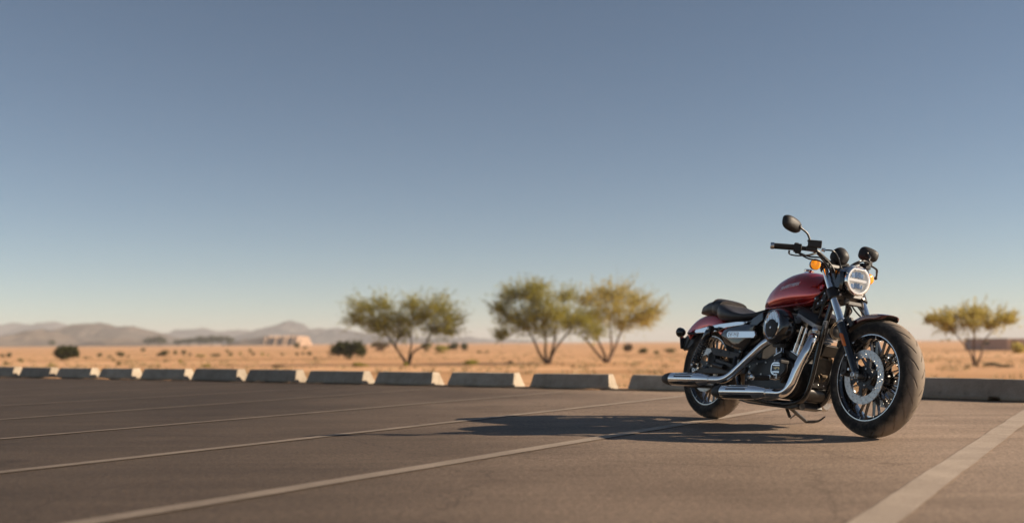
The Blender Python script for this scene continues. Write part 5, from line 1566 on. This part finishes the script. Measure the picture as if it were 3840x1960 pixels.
PART(MB().box((-1.20, -.14, .360), (.20, .03, .03), Matrix.Rotation(R(10), 3, 'Y')), 'rear_brake_line_guard', 'grey_black', 30, .006)
PART(MB().tube(catmull([(-1.40, -.12, .44), (-1.33, -.14, .42), (-1.30, -.145, .36), (-1.20, -.15, .32), (-1.02, -.15, .31)], 6), .005, 8), 'rear_brake_hose', 'satin_black')
PART(MB().tube([(-1.30, -.155, .350), (-1.18, -.16, .335)], .018, 14), 'rear_master_cylinder', 'satin_black')

# ---- foot controls (right side) and left peg
for s in (-1, 1):
    A, B = Vector((-.572, s * .262, .272)), Vector((-.588, s * .368, .262)); d = B - A
    PART(MB().tube([A + d * t for t in np.linspace(0, .93, 30)], [.0145, .0165] * 15, 16), 'footpeg', 'matte_black', 50)
    PART(MB().lathe([(.0165, 0), (.018, .004), (.018, .012), (.010, .017)], A + d * .93, d, 22), 'footpeg_end', 'satin_metal', 40)
    mb = MB().box(A - d.normalized() * .022 + Vector((0, 0, .004)), (.026, .055, .026)); mb.box(A - d.normalized() * .055 + Vector((0, 0, .010)), (.034, .04, .034))
    PART(mb, 'footpeg_mount', 'satin_metal', 30, .004)
PART(MB().tube(catmull([(-.55, -.205, .290), (-.50, -.225, .300), (-.46, -.235, .325), (-.455, -.24, .365)], 6), .009, 10), 'brake_pedal_arm', 'satin_black')
mb = MB().prism([(-.575, .40), (-.535, .395), (-.52, .30), (-.545, .25), (-.575, .26)], -.172, -.196); PART(mb, 'pedal_bracket', 'satin_black', 30, .004)
PART(MB().box((-.455, -.258, .368), (.022, .06, .020)), 'brake_pedal', 'matte_black', 30, .005)

# ---- side stand
inv = mw.inverted()
def gl_(x, y, z): return inv @ Vector((x, y, z))
foot = gl_(1.86, 6.37, .010); toe = gl_(1.935, 6.355, .012); toe2 = gl_(1.968, 6.33, .045)
pv_ = Vector((-.800, .085, .125))
PART(MB().tube(bend([pv_, pv_ + (foot - pv_) * .93, foot, toe, toe2], .03), [.011, .0105, .0095, .009, .0075, .005], 12), 'side_stand', 'fin_metal')
mid = pv_ + (foot - pv_) * .42
PART(MB().tube([mid, mid + Vector((-.055, .0, -.035))], .006, 8), 'stand_spring_post', 'steel')
a0, a1 = pv_ + Vector((-.02, -.01, 0)), mid + Vector((-.058, 0, -.032))
d = a1 - a0; u = d.cross(Vector((0, 1, 0))).normalized(); w = d.normalized().cross(u)
PART(MB().tube([a0 + d * (.15 + .72 * k / 140) + (u * math.cos(k * .62) + w * math.sin(k * .62)) * .008 for k in range(141)], .0022, 5), 'stand_spring', 'satin_black', 60)
PART(MB().box(pv_ + Vector((0, -.01, .012)), (.05, .04, .035)), 'stand_pivot', 'satin_black', 30, .006)
